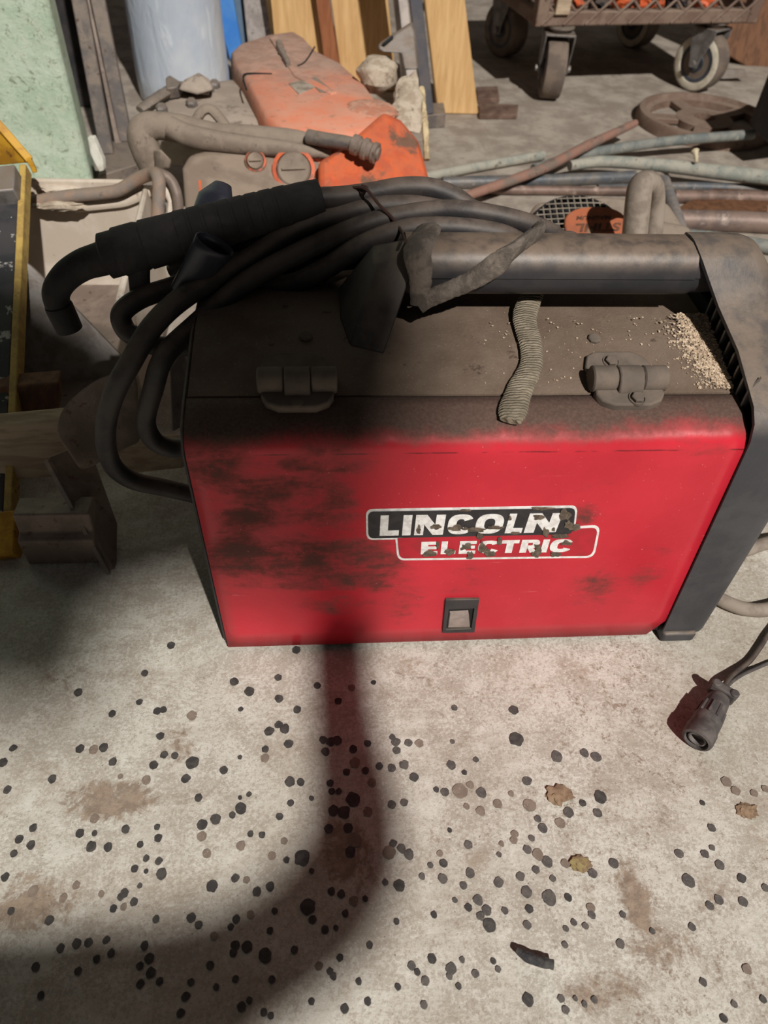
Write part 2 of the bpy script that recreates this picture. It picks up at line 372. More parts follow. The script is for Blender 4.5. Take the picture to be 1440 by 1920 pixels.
    def build(s, name, mat, parent=None, bevel=0, local=False, sharp=38, seg=2, solid=0, sub=0):
        bm = s.bm
        if not local and parent is not None:
            w = parent; off = V((0, 0, 0))
            while w is not None: off += V(w.location); w = w.parent
            bmesh.ops.translate(bm, verts=bm.verts, vec=-off)
        bmesh.ops.recalc_face_normals(bm, faces=bm.faces)
        for f in bm.faces: f.smooth = True
        for e in bm.edges:
            if len(e.link_faces) == 2 and e.calc_face_angle(0) > rad(sharp): e.smooth = False
        me = bpy.data.meshes.new(name); bm.to_mesh(me); bm.free()
        mats = mat if isinstance(mat, (list, tuple)) else [mat]
        for m in mats: me.materials.append(m)
        o = bpy.data.objects.new(name, me); COL.objects.link(o)
        if parent is not None: o.parent = parent
        if solid:
            md = o.modifiers.new('solid', 'SOLIDIFY'); md.thickness = solid; md.offset = -1
        if sub:
            md = o.modifiers.new('sub', 'SUBSURF'); md.levels = sub; md.render_levels = sub
        if bevel:
            md = o.modifiers.new('bevel', 'BEVEL'); md.width = bevel; md.segments = seg; md.limit_method = 'ANGLE'; md.angle_limit = rad(35)
        return o
def thing(name, label, cat, loc=(0, 0, 0), group=None, rotz=0):
    o = bpy.data.objects.new(name, None); COL.objects.link(o); o.location = loc; o.rotation_euler = (0, 0, rotz)
    o.empty_display_size = .03
    o['label'] = label; o['category'] = cat
    if group: o['group'] = group
    return o
def tag(o, label, cat, group=None, kind=None):
    o['label'] = label; o['category'] = cat
    if group: o['group'] = group
    if kind: o['kind'] = kind
    return o
def struct(o): o['kind'] = 'structure'; return o
def slab(lst, vec, mode='Y'):
    return MB().prism(PY(lst) if mode == 'Y' else PZ(lst), vec)
def centred(o):
    """put a one-mesh thing's origin at the base of its mesh"""
    me = o.data; xs = [v.co for v in me.vertices]
    c = V((sum(v.x for v in xs)/len(xs), sum(v.y for v in xs)/len(xs), min(v.z for v in xs)))
    me.transform(Matrix.Translation(-c)); o.location = c; return o

# ================================================================== the setting
SPOTS_A = [642,20,16,543,125,14,293,197,16,523,233,13,421,277,15,590,268,16,612,262,14,720,284,-20,602,360,15,300,408,17,388,404,17,352,412,-18,50,406,14,10,460,18,424,458,16,616,432,15,656,434,14,722,460,25,576,470,17,548,526,-17,697,520,17,839,489,16,900,440,9,195,522,16,452,512,-10,28,562,16,744,592,15,900,592,8,934,579,10,904,632,22,872,657,13,808,672,20,758,692,20,757,736,-18,940,728,12,983,731,13,1048,662,14,1090,612,13,1088,531,20,1128,534,15,1083,390,17,1010,343,18,1045,318,15,1068,333,19,995,410,14,994,443,-17,1115,262,16,903,260,10,878,157,17,935,193,20,1044,141,14,1046,220,17,1112,38,17,1190,172,14,1318,179,-14,1269,229,14,1401,160,10,1212,375,16,1238,382,18,1264,378,18,1220,420,16,1378,388,14,1325,410,16,1330,460,-20,1370,490,14,1422,474,14,1300,495,14,1238,537,14,1244,568,13,1270,568,12,1324,598,28,1168,594,10,1395,535,-17,1380,645,-18,1250,640,20,1290,645,24,1305,705,18,1233,708,17,1330,750,-26,1314,795,20,1066,756,-13,125,706,15,72,748,16,116,770,16,52,802,14,300,726,17,355,672,-17,355,726,11,472,711,16,590,702,12,594,743,15,526,768,13,343,776,20,405,778,16,549,820,13,596,830,14,505,858,14,548,868,9,605,878,20,525,922,10,776,802,-17,903,772,-18,797,925,22,883,894,15,925,902,-13,1075,826,12,1134,817,30,1020,810,-15,1169,866,10,287,920,-15,381,954,-12,468,950,16,452,964,13,503,982,15,426,1008,14,465,1003,-13,20,890,16,125,945,-20,238,968,-16,42,1018,14,185,1054,17,586,1048,14,718,1042,17,745,1070,15,886,1048,15,866,1077,12,940,1032,-15,965,946,17,1013,926,17,1030,1016,12,1012,1090,13,1155,1000,28,1243,943,14,1280,953,15,1326,978,-18,1370,971,11,1295,1026,13,1172,1050,15,1219,1087,15,1260,1080,10,803,1110,-14,228,1157,16,288,1140,18,332,1136,16,400,1126,14,542,1147,15,418,1174,15,363,1197,14,882,1145,17,875,1172,15,927,1150,20,995,1184,25,1104,1162,14,561,1194,18,526,1222,14,566,1247,19,599,1281,14,135,1227,16,293,1242,14,527,1290,15,154,1334,14,788,1221,15,716,1284,13,811,1302,12,884,1273,13,1019,1273,13,697,1338,16,935,1352,13,906,1376,17,990,1398,14,1016,1410,12,678,1400,15,1275,1192,13,1196,1224,-15,1238,1244,13,1250,1262,13,1346,1282,12,1386,1145,13,1379,1356,14,1293,1384,16,1169,1357,12]
SPOTS_B = [265,256,12,487,263,18,497,375,27,648,438,22,752,425,16,795,439,19,537,530,17,252,470,18,257,382,9,345,450,11,133,388,-16,92,388,15,45,384,17,32,366,12,48,415,15,76,469,18,30,482,16,113,517,17,302,498,10,196,562,11,228,572,16,285,568,-28,324,545,-14,366,574,19,477,578,-11,363,643,-17,428,616,-17,545,620,-24,310,625,-12,745,612,13,812,590,24,692,648,19,801,650,17,577,672,13,595,707,17,660,687,-19,76,611,14,30,620,16,247,715,9,316,768,16,490,728,-14,487,752,-14,554,744,12,441,766,-10,537,786,16,577,806,-20,613,833,20,570,862,14,680,840,-16,432,806,10,223,838,15,210,802,-12,174,846,11,94,806,19,66,784,16,35,765,14,20,800,-24,143,888,12,220,896,18,324,876,18,430,910,18,512,888,16,633,896,12,534,946,20,620,968,27,691,967,14,782,876,17,861,838,18,1142,904,23,1106,802,16,1203,803,15,1230,780,11,1229,706,15,1194,612,10,1283,532,-19,1319,568,-17,1388,577,-14,1430,560,-14,1260,846,17,1341,895,16,1347,984,17,1256,976,17,1222,998,15,1430,930,14,57,922,21,5,910,12,266,977,10,298,922,14,353,977,18,386,1014,18,362,1036,16,395,1070,24,317,1004,14,453,1016,13,545,1009,15,775,1005,-16,780,1032,14,896,1032,12,712,1060,12,682,1084,11,755,1073,12,537,1070,15,188,1032,12,47,1057,11,1006,1092,11,1155,1077,14,886,1140,16,678,1144,12,180,1197,17,293,1200,11,104,1224,15,125,1247,12,252,1235,20,246,1262,12,156,1281,16,343,1252,14,410,1206,11,428,1237,11,280,1299,11,52,1302,12,150,1370,14,540,1350,22,664,1346,13,718,1346,9,752,1367,11,681,1390,14,788,1350,12,1196,1284,14,1313,1366,12,1421,1348,13,1273,1420,14,1360,1235,-18]
fb = MB(); bm = fb.bm
NX, NY = 26, 26
X0, X1, Y0, Y1 = -1.6, 3.4, -3.0, 3.0
gv = [[bm.verts.new((X0+(X1-X0)*i/NX, Y0+(Y1-Y0)*j/NY, 0)) for i in range(NX+1)] for j in range(NY+1)]
for j in range(NY):
    for i in range(NX): bm.faces.new((gv[j][i], gv[j][i+1], gv[j+1][i+1], gv[j+1][i]))
# the black drips and trodden-in spots are part of the floor's surface
k = 0
for lst, ox in ((SPOTS_A, 0), (SPOTS_B, 720)):
    for q in range(0, len(lst), 3):
        zx, zy, zr = lst[q:q+3]; c = atZ(ox+zx/2, 1200+zy/2); e = atZ(ox+zx/2+abs(zr)/2, 1200+zy/2)
        rr = (e-c).length; z = .0003+k*2e-6; ph = R_.random()*9; k += 1
        vs = []
        for a in range(22):
            t = 2*math.pi*a/22; w = rr*(1+.10*mnoise.noise(V((math.cos(t)*1.3+ph, math.sin(t)*1.3, ph)))*2+.09*(R_.random()-.5))
            vs.append(bm.verts.new((c.x+w*math.cos(t), c.y+w*math.sin(t), z)))
        f = bm.faces.new(vs); f.material_index = 2 if zr < 0 else (3 if ox and R_.random() < .75 else 1)
struct(fb.build('floor', [floor_material(), m_mud, m_mudbrown, m_mud2]))
struct(MB().box((.9, 3.06, 3.5), (5.0, .12, 7.0)).build('wall_back', wall_dark()))
# green painted pier at the left
ga, gb_ = atY(175, 345, 1.05), atY(108, 0, 1.05)
dx = (gb_.x-ga.x)/(gb_.z-ga.z)
gp = MB()
top = 1.6
gp.loft([[(-1.5, 1.05, -.002), (ga.x, 1.05, -.002), (ga.x-.01, 1.12, -.002), (-1.5, 1.12, -.002)],
         [(-1.5, 1.05, top), (ga.x+dx*.3, 1.05, top), (ga.x+dx*.3-.01, 1.12, top), (-1.5, 1.12, top)]])
struct(gp.build('wall_left', wall_green(), bevel=.006))

# ================================================================== the welding machine
W0 = V((.2, .129, 0))
welder = thing('welding_machine', 'red and black portable welding machine with a white and black lettered badge', 'welding machine', W0)
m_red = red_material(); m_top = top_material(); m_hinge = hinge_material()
CY = .129
def xr(z): return .4065 + max(0, .265-z)*.068
# red side door: flat face, rolled edge, sloping lip up to the hinge seam
prof = [(0.0, .006)] + [(0.0, .03+.022*i) for i in range(10)] + [(0, .250)]
for i in range(1, 7):
    t = i/6*rad(77); prof.append((.014-.014*math.cos(t), .250+.0185*math.sin(t)))
prof += [(.018, ztop(.018)), (.027, ztop(.027)), (.0355, ztop(.0355))]
mb = MB(); rows = []
for (y, z) in prof:
    x1 = xr(z); 
    if z < .02: x1 -= .014
    rows.append([(0+(x1-0)*i/30, y, z) for i in range(31)])
mb.loft(rows, caps=False, closed=False)
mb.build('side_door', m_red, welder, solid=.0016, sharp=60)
# fixed case, cover and bottom
def half(pts): return pts + [(2*CY-y, z) for (y, z) in pts[::-1]]
cprof = half([(.0375, ztop(.0375)), (.06, ztop(.06)), (.085, ztop(.085)), (.105, .2915)])
cprof += [(.2485, .262), (.254, .25), (.256, .012), (.2545, .012), (.2525, .249), (.2475, .260)]
inner = [(2*CY-.0375, ztop(.0375)-.0016), (2*CY-.085, ztop(.085)-.0016), (.153, .2899), (.105, .2899), (.0375, ztop(.0375)-.0016)]
mb = MB(); ring = cprof[:8]+[(.2485, .262), (.254, .25), (.256, .012), (.2540, .012), (.252, .249), (.247, .260)]+inner
mb.loft([[(x, y, z) for (y, z) in ring] for x in (.0005, .4045)])
mb.build('top_cover', m_top, welder, sharp=30)
MB().box((.216, CY, .012), (.424, .25, .008)).build('base_plate', m_dark, welder)
MB().box((.30, CY, .14), (.19, .235, .24)).build('inner_chassis', m_dark, welder)
mb = MB(); mb.loft([[(x, y, z) for y, z in half([(.004, .010), (.004, .25), (.014, .266), (.036, .274), (.1, .288)])] for x in (-.004, .0)])
mb.build('rear_panel', m_black, welder, bevel=.002)
# front bezel: black nose wrapped over the front edge
bz = half([(-.0020, .010), (-.0024, .10), (-.0024, .20), (-.0020, .262), (.003, .2745), (.013, .283), (.052, .304), (.088, .319), (.1025, .335), (.1085, .345), (.116, .3508), (.125, .3525)])
def x_in(z): return xr(z)+.0003 if z < .29 else .4068-.029*min(1, max(0, (z-.29)/.06))**1.3
rings = []
for (dx_, sy, sz) in ((0.0, .985, .990), (0.0, 1, 1), (.018, 1, 1), (.033, 1, .999), (.041, .99, .990), (.047, .962, .968), (.050, .92, .94)):
    rings.append([(x_in(z)+dx_*(.92+.26*z/.27), CY+(y-CY)*sy, .005+(z-.005)*sz) for y, z in bz])
mb = MB(); mb.loft(rings, caps=False)
# inside return of the nose, then the closed front
mb.face([mb.bm.verts.new(p) for p in rings[-1]])
mb.build('front_bezel', m_bezel, welder, sharp=50)
mb = MB()
for i in range(9):
    y = .024+i*.0115; z0 = ztop(y)-.004
    mb.loft([[(.4055, y, z0), (.4055, y+.0022, z0), (.4055, y+.0022, z0+.018), (.4055, y, z0+.018)], [(.4145, y+.006, z0), (.4145, y+.008, z0), (.4145, y+.008, z0+.026), (.4145, y+.006, z0+.026)]])
mb.build('vent_fins', m_zinc, welder)
MB().box((.425, CY, .15), (.004, .235, .27)).build('front_grille', m_dark, welder)
for ys in ((-.006, .03), (.228, .264)):
    mb = MB(); mb.loft([[(x, y, z) for y, z in ((ys[0], .0), (ys[1], .0), (ys[1], .014), (ys[0], .014))] for x in (.424, .458)]); mb.build('front_foot', m_bezel, welder, bevel=.003)
for y in (.03, .228): MB().box((.03, y, .005), (.03, .03, .010)).build('rear_foot', m_black, welder, bevel=.002)
# carrying handle
hp = [(.1245, .3508), (.1175, .3496), (.1125, .3462), (.1088, .341), (.1068, .335), (.1062, .3305), (.1072, .330), (.1069, .324), (.1085, .3185), (.1125, .3145), (.118, .3128), (.125, .3124)]
hp = hp + [(2*CY-.004*2-y+.008-.0, z) for y, z in hp[-2:0:-1]]
mb = MB(); mb.loft([[(x, y, z) for y, z in hp] for x in (.160, .20, .25, .30, .35, .3795)])
mb.build('handle', m_handle, welder, sharp=30)
mb = MB(); mb.loft([[(x, CY+(y-CY)*k, .3315+(z-.3315)*k) for y, z in hp] for x, k in ((.3795, .93), (.388, .93), (.396, .91), (.404, .90))])
mb.build('handle_collar', m_black, welder, sharp=30)
hs = [atT(719, 668, -.001), atT(654, 652, -.001), atT(637, 600, -.001), atT(635, 540, -.001), atY(771, 518, .1075), atY(705, 507, .110), atY(772, 452, .127), atY(700, 467, .132)]
hs += [V((p.x, 2*CY-p.y, p.z)) for p in hs if p.y < CY]
mb = MB(); mb.hull(hs); mb.build('handle_post', m_black, welder, bevel=.004, seg=3)
# two hinges bolted over the seam
Tn = V((0, -.23, 1)).normalized(); Td = V((0, 1, .23)).normalized()
def onTop(x, d, h=0): return V((x, .0362, ztop(.0362))) + Td*d + Tn*h
def make_hinge(x, bolts=True):
    root_part = MB()
    def plate(pts, h0, h1): 
        return [onTop(x+a, b, h0) for a, b in pts], [onTop(x+a, b, h1) for a, b in pts]
    K = .88
    lo = [(.029, .001), (.0295, -.004), (.025, -.0105), (.015, -.0145), (-.015, -.0145), (-.025, -.0105), (-.0295, -.004), (-.029, .001)]
    lo = [(a*K, b) for a, b in lo]
    a, b = plate(lo, -.0015, .0065); root_part.loft([a, b])
    hg = root_part.build('hinge', m_hinge, welder, bevel=.0015)
    up_ = [(-.029, .006), (-.0315, .024), (-.028, .035), (-.020, .039), (.012, .039), (.022, .034), (.0275, .024), (.029, .006)]
    up_ = [(a*K, b) for a, b in up_]
    mb = MB(); a, b = plate(up_, -.0005, .004); mb.loft([a, b]); mb.build('upper_leaf', m_hinge, hg, bevel=.0012)
    for s_ in (-1, 1):
        mb = MB(); c0 = onTop(x+s_*.0098, .0085, .0080); mb.lathe([(.0085, 0), (.0097, .001), (.0097, .0175), (.0085, .0185)], c0, (s_, 0, 0), 24)
        mb.build('knuckle', m_hinge, hg)
    mb = MB(); pr = []
    for xx in (-.0092, .0092):
        pr.append([onTop(x+xx, d, h) for d, h in ((-.0045, .004), (-.004, .0085), (.000, .0145), (.005, .0178), (.011, .0178), (.0165, .014), (.0185, .008), (.0185, .003))])
    mb.loft(pr); mb.build('centre_knuckle', m_hinge, hg, bevel=.0012)
    if bolts:
        for (bx, bd, bh) in ((.0035, -.0090, .0066), (-.0072, .0285, .0038)):
            mb = MB(); o = onTop(x+bx, bd, bh); mb.lathe([(.0064, -.001), (.0064, .0010), (.0056, .0010), (.0056, .0000)], o, Tn, 20, caps=False)
            mb.lathe([(.0046, -.001), (.0048, .0026), (.0040, .0032)], o, Tn, 6); mb.build('bolt', m_hinge, hg)
    else:
        mb = MB(); o = onTop(x, -.0095, .0062); mb.lathe([(.0042, -.001), (.0044, .0006), (.0038, .0010)], o, Tn, 16); mb.build('bolt', m_hinge, hg)
    return hg
make_hinge(atT(1168, 715).x); make_hinge(atT(559, 715).x, False)
mb = MB(); o = onTop(.3075, .055, 0); mb.lathe([(.0052, -.001), (.005, .0018), (.004, .0026)], o, Tn, 8); mb.build('screw', m_hinge, welder)
mb = MB(); o = onTop(.084, .057, 0); mb.lathe([(.0052, -.001), (.005, .0018), (.004, .0026)], o, Tn, 8); mb.build('screw', m_hinge, welder)
# door latch
def face(px, py, out=0.0): p = atY(px, py, 0); p.y = -out; return p
def frame(outer, inner_, o0, o1, depth):
    mb = MB(); A = [face(*p, -.001) for p in outer]; B = [face(*p, o1) for p in outer]; C_ = [face(*p, o1) for p in inner_]; D = [face(*p, -depth) for p in inner_]
    mb.loft([A, B, C_, D], caps=False); return mb
lo = [(835, 1121), (898, 1120), (889, 1182), (829, 1183)]; li = [(841, 1139), (889, 1137), (883, 1175), (836, 1177)]
lt = frame(lo, li, 0, .0026, .001).build('door_latch', m_black, welder, bevel=.0006)
mb = MB(); mb.loft([[face(*p, -.0012) for p in li], [face(*p, .0003) for p in li]]); mb.build('latch_recess', m_dark, lt)
mb = MB(); q = [(842, 1144), (879, 1142), (882, 1175), (838, 1176)]
mb.loft([[face(*p, -.0005) for p in q], [face(p[0], p[1], .0016) for p in [(844, 1148), (876, 1146), (880, 1173), (840, 1174)]]]); mb.build('latch_tongue', m_latch, lt, bevel=.0004)

# badge: rounded plates and block letters lying on the door
def rpoly(corners, r, n=6):
    P = [V((a, b)) for a, b in corners]; out = []
    for i in range(len(P)):
        p, a, b = P[i], P[i-1], P[(i+1) % len(P)]; ri = r[i] if isinstance(r, list) else r
        u = (a-p).normalized(); w = (b-p).normalized()
        if ri < .5: out.append((p.x, p.y)); continue
        p0 = p+u*ri; p1 = p+w*ri
        for k in range(n+1):
            t = k/n; q = p0*(1-t)**2+p*2*t*(1-t)+p1*t*t; out.append((q.x, q.y))
    return out
def decal(pts, o1): 
    mb = MB(); mb.loft([[face(x, y, o1-.0002) for x, y in pts], [face(x, y, o1) for x, y in pts]])
    bmesh.ops.triangulate(mb.bm, faces=[f for f in mb.bm.faces if len(f.verts) > 4]); return mb
OUT1 = rpoly([(686, 954), (1083, 947), (1077, 1004), (687, 1012)], 13)
OUT2 = rpoly([(741, 1008), (1126, 983), (1114, 1045), (745, 1050)], [1, 16, 16, 14])
badge = decal(OUT1, .0004).build('badge', m_decalw, welder)
decal(OUT2, .00055).build('badge_border', m_decalw, badge)
IN2 = rpoly([(745, 1008), (1121, 988), (1110, 1041), (749, 1046)], [1, 13, 13, 11])
IN1 = rpoly([(690, 958), (1079, 951), (1073, 1000), (691, 1008)], 11)
decal(IN2, .0008).build('red_field', m_decalr, badge); decal(IN1, .001).build('black_field', m_decalk, badge)
def arc(cx, cy, rx, ry, a0, a1, n=10, pw=2.6):
    out = []
    for k in range(n+1):
        t = rad(a0+(a1-a0)*k/n); c, s_ = math.cos(t), math.sin(t)
        out.append((cx+rx*math.copysign(abs(c)**(2/pw), c), cy+ry*math.copysign(abs(s_)**(2/pw), s_)))
    return out
LET = {
 'L': [[(0, 0), (0, 1), (.42, 1), (.42, .25), (1, .25), (1, 0)]],
 'I': [[(0, 0), (0, 1), (1, 1), (1, 0)]],
 'N': [[(0, 0), (0, 1), (.38, 1), (.69, .50), (.69, 1), (1, 1), (1, 0), (.64, 0), (.31, .52), (.31, 0)]],
 'E': [[(0, 0), (0, 1), (1, 1), (1, .77), (.42, .77), (.42, .62), (.93, .62), (.93, .40), (.42, .40), (.42, .23), (1, .23), (1, 0)]],
 'T': [[(.30, 0), (.30, .76), (0, .76), (0, 1), (1, 1), (1, .76), (.70, .76), (.70, 0)]],
 'R': [[(0, 0), (0, 1), (.72, 1)] + arc(.70, .69, .30, .31, 80, -70, 8) + [(.70, .36), (1, 0), (.58, 0), (.40, .34), (.38, .34), (.38, .55)] + [(.60, .56), (.64, .66), (.60, .78)] + [(.37, .78), (.37, 0)]],
 'C': [arc(.5, .5, .5, .5, 28, 332, 26) + [(.62, .34)] + arc(.5, .5, .17, .27, 320, 40, 12)[0:] + [(.62, .66)]],
}
def put(quad, items, o1, name, mat):
    TL, TR, BR, BL = [V(q) for q in quad]; mb = MB()
    for ch, a, b in items:
        def mp(p):
            u = a+(b-a)*p[0]; v = p[1]; q = (BL*(1-u)+BR*u)*(1-v)+(TL*(1-u)+TR*u)*v; return (q.x, q.y)
        if ch == 'O':
            o_ = [mp(p) for p in arc(.5, .5, .5, .5, 0, 352, 36)]; i_ = [mp(p) for p in arc(.5, .5, .19, .27, 0, 352, 36)]
            mb.loft([[face(*p, o1-.0003) for p in o_], [face(*p, o1) for p in o_], [face(*p, o1) for p in i_], [face(*p, o1-.0003) for p in i_]], caps=False)
        else:
            for pl in LET[ch]:
                q = [mp(p) for p in pl]; A = [mb.bm.verts.new(face(*p, o1)) for p in q]; B = [mb.bm.verts.new(face(*p, o1-.0003)) for p in q]; n = len(A)
                for t in tessellate_polygon([[V((p[0], p[1], 0)) for p in q]]): mb.face([A[i] for i in t])
                for i in range(n): mb.face((A[i], A[(i+1) % n], B[(i+1) % n], B[i]))
    return mb.build(name, mat, badge, sharp=1)
def fr(lo, hi, lst): return [(c, (a-lo)/(hi-lo), (b-lo)/(hi-lo)) for c, a, b in lst]
put([(713.5, 964.5), (1055, 960), (1041, 995.5), (711.5, 1002.5)], fr(200, 1147, [('L', 200, 302), ('I', 320, 366), ('N', 385, 540), ('C', 558, 692), ('O', 706, 852), ('L', 872, 962), ('N', 975, 1147)]), .0014, 'white_lettering', m_decalw)
put([(790, 1014.5), (1077, 1009), (1068.5, 1033), (788.5, 1037.5)], fr(412, 1212, [('E', 412, 500), ('L', 518, 596), ('E', 614, 702), ('C', 714, 826), ('T', 834, 926), ('R', 938, 1036), ('I', 1050, 1084), ('C', 1094, 1212)]), .0012, 'small_white_lettering', m_decalw)
mb = MB()
for (zx, zy, rx, ry) in ((490, 236, 32, 12), (590, 242, 30, 12), (640, 246, 14, 8), (700, 252, 46, 11), (715, 284, 16, 12), (800, 240, 40, 9), (875, 190, 8, 12), (1020, 186, 30, 12), (1165, 175, 26, 26), (1180, 225, 22, 26), (1130, 285, 40, 12), (1060, 262, 16, 20),
                         (455, 372, 34, 16), (500, 330, 9, 18), (560, 368, 24, 14), (645, 340, 24, 16), (668, 384, 16, 18), (735, 345, 18, 30), (765, 372, 26, 20), (820, 310, 12, 18), (1020, 355, 22, 30), (1000, 376, 12, 12), (1165, 318, 24, 12), (1110, 378, 28, 12), (1215, 240, 26, 14), (1100, 250, 10, 8), (400, 250, 10, 18), (1040, 140, 60, 6), (640, 150, 30, 5), (900, 268, 26, 7)):
    ph = R_.random()*20; pts = []
    for k in range(16):
        t = 2*math.pi*k/16; w = 1+.75*mnoise.noise(V((math.cos(t)*1.6+ph, math.sin(t)*1.6, ph)))+.25*(R_.random()-.5)
        pts.append((640+(zx+rx*w*math.cos(t))/2.769, 900+(zy+ry*w*math.sin(t))/2.769))
    mb.loft([[face(x, y, .001) for x, y in pts], [face(x, y, .0017+.0003*R_.random()) for x, y in pts]])
mb.build('peeled_film', m_peel, badge)

# ================================================================== torch and cables on the machine
torch = thing('welding_torch', 'black welding torch with ribbed grip and bent neck lying across the red machine', 'welding torch', (0, .17, .31))
ga_, gb2 = atY(193, 482, .165), atY(602, 368, .20)
d = (gb2-ga_); L = d.length; d.normalize()
pr = [(.0135, 0), (.0175, .002), (.0178, .012), (.0192, .0135), (.0198, .030), (.0188, .034), (.0200, .035), (.0200, .062)]
h = .062
while h < L*.86: pr += [(.0199, h), (.0206, h+.001), (.0206, h+.009), (.0199, h+.010)]; h += .0115
pr += [(.0196, L*.88), (.0200, L*.9), (.0188, L), (.012, L+.001)]
pr = [(r*(1-.30*min(1, h/L)), h) for r, h in pr]
mb = MB(); mb.lathe(pr, ga_, d, 32); mb.build('grip', m_grip, torch, sharp=25)
neck = PY([(232, 470, .167), (192, 485, .165), (155, 497, .163), (122, 520, .160), (105, 550, .158), (112, 580, .156), (124, 604, .155)])
mb = MB(); mb.tube(neck, [.0128, .0128, .0118, .0112, .0106, .0102, .0098], 16); mb.build('neck', m_grip, torch)
mb = MB(); mb.lathe([(.0108, 0), (.0112, .002), (.0108, .022), (.0080, .022), (.0078, .012)], PY([(109, 572, .156)])[0], PY([(125, 606, .155)])[0]-PY([(109, 572, .156)])[0], 18, caps=False); mb.build('nozzle', m_grip, torch)
mb = MB(); mb.tube(PY([(262, 480, .165), (261, 520, .16), (264, 556, .157)]), .0085, 10, side=(1, 0, 0), flat=.7); mb.build('trigger', m_grip, torch)
CR = .0086
c1 = PY([(590, 372, .198), (640, 370, .20), (700, 362, .205), (752, 353, .207), (805, 354, .207), (850, 370, .205), (880, 392, .20)])
c1 += [V((.228, .20, .335)), V((.236, .192, .318)), V((.222, .186, .318))]
c1 += PY([(845, 404, .195), (800, 390, .196), (752, 386, .197), (677, 393, .195), (565, 428, .19), (452, 495, .165), (351, 553, .135), (287, 611, .115), (243, 683, .10), (222, 720, .097), (205, 765, .096), (198, 808, .098), (202, 850, .10), (219, 882, .105), (255, 903, .115), (310, 915, .125)])
c1 += [V((.003, .135, .062))]
mb = MB(); mb.tube(c1, CR, 14); mb.build('torch_cable', m_rubber, torch)
lead = thing('coiled_cable', 'thick black cable looped beside the torch cable and hanging behind the red machine', 'cable', (0, .15, .30))
c3 = PY([(345, 838, .105), (312, 838, .10), (285, 822, .097), (273, 787, .095), (287, 730, .095), (309, 667, .10), (369, 607, .125), (460, 530, .150), (565, 472, .168), (677, 424, .178), (752, 405, .182), (820, 396, .182), (880, 397, .178), (960, 412, .176), (1020, 432, .178), (1052, 452, .182)])
c3 += [V((.306, .19, .318)), V((.300, .182, .311)), V((.285, .174, .3105))]
c3 += PY([(985, 462, .168), (940, 440, .166), (880, 430, .166), (815, 427, .166), (752, 433, .166), (677, 461, .165), (602, 508, .160), (530, 535, .165), (440, 520, .178), (385, 520, .172), (319, 540, .160), (262, 560, .150), (228, 588, .142), (236, 619, .136), (262, 634, .13), (300, 650, .125)])
c3 += [V((-.012, .13, .255)), V((.002, .13, .235))]
c3 = [V((.004, .11, .175))]+c3
mb = MB(); mb.tube(c3, CR*.97, 14); mb.build('cable_loop', m_rubber, lead)
for pts in ([(-.03, .195, .285), (.0, .195, .300), (.06, .198, .3035), (.13, .205, .305), (.20, .205, .305), (.27, .20, .3045), (.32, .19, .3055)],
            [(-.025, .225, .275), (.01, .222, .2925), (.08, .224, .2935), (.15, .226, .293), (.22, .224, .2935), (.29, .216, .295)],
            [(-.03, .185, .305), (.03, .19, .319), (.10, .20, .3225), (.17, .205, .323), (.24, .202, .3215)], PY([(420, 556, .19), (500, 518, .195), (575, 496, .20), (667, 486, .20), (740, 478, .20)])):
    mb = MB(); mb.tube(pts, CR*.97, 12); mb.build('cable_loop', m_rubber, lead)
# pieces of split black plastic sleeve tucked in the cables
def sleeve(px, rs, flat, side, name, label):
    mb = MB(); P = PY(px); rows = []; N = len(P); x = None
    mb.tube(P, rs, 18, smooth=5, side=side, flat=flat)
    bmesh.ops.delete(mb.bm, geom=[q for q in mb.bm.faces if len(q.verts) > 4], context='FACES')
    o = mb.build(name, m_film, None, solid=.0012); tag(o, label, 'plastic sleeve'); return centred(o)
sleeve([(338, 548, .148), (366, 512, .146), (404, 458, .144)], [.0095, .0125, .0165], .62, (1, .1, .5), 'plastic_sleeve', 'bluish black plastic sleeve tucked between the torch grip and the cables')
sleeve([(392, 402, .215), (405, 372, .225), (418, 346, .235)], [.015, .0165, .0085], .5, (1, 0, .3), 'plastic_sleeve', 'curled black plastic flap poking up behind the torch grip')
# knitted strap over the handle
strap = thing('cloth_strap', 'frayed knitted grey cloth strap tied around the carrying handle', 'strap', (.22, .10, .30))
s1 = [V((.178, .150, .348)), V((.176, .132, .3545))]+PY([(783, 470, .108), (788, 510, .101), (788, 545, .098), (785, 572, .096)])
mb = MB(); mb.tube(s1, [.0085, .0095, .0105, .009, .0075, .0065], 12, side=(1, 0, .1), flat=.45, wob=.08); mb.build('sooty_strip', m_sooty_cloth, strap)
s2 = PY([(785, 574, .095), (805, 560, .096), (840, 545, .097), (880, 528, .098), (920, 503, .101), (955, 476, .106), (985, 452, .118), (1003, 443, .130)]) + [V((.262, .146, .350))]
mb = MB(); mb.tube(s2, [.006, .0065, .0065, .0068, .0085, .009, .009, .009, .009], 12, side=(.55, .25, .7), flat=.5, wob=.08); mb.build('sooty_strip', m_sooty_cloth, strap)
end = [V((.268, .137, .306))]+[atT(*p, .0035) for p in ((990, 572), (984, 600), (995, 645), (996, 685), (975, 730), (961, 772), (957, 790))]
mb = MB(); mb.tube(end, [.008, .0092, .0095, .009, .0085, .0095, .0105, .0075], 14, side=(1, 0, 0), flat=.34, wob=.05); mb.build('knitted_end', m_knit, strap)
mb = MB(); tw = PY([(662, 352, .20), (678, 352, .193), (690, 358, .186), (712, 385, .178), (735, 408, .172), (752, 432, .155), (760, 452, .112)])
mb.tube(tw, .0013, 6); mb.tube(PY([(672, 350, .20), (680, 362, .192), (688, 352, .192), (678, 348, .196)]), .0012, 6)
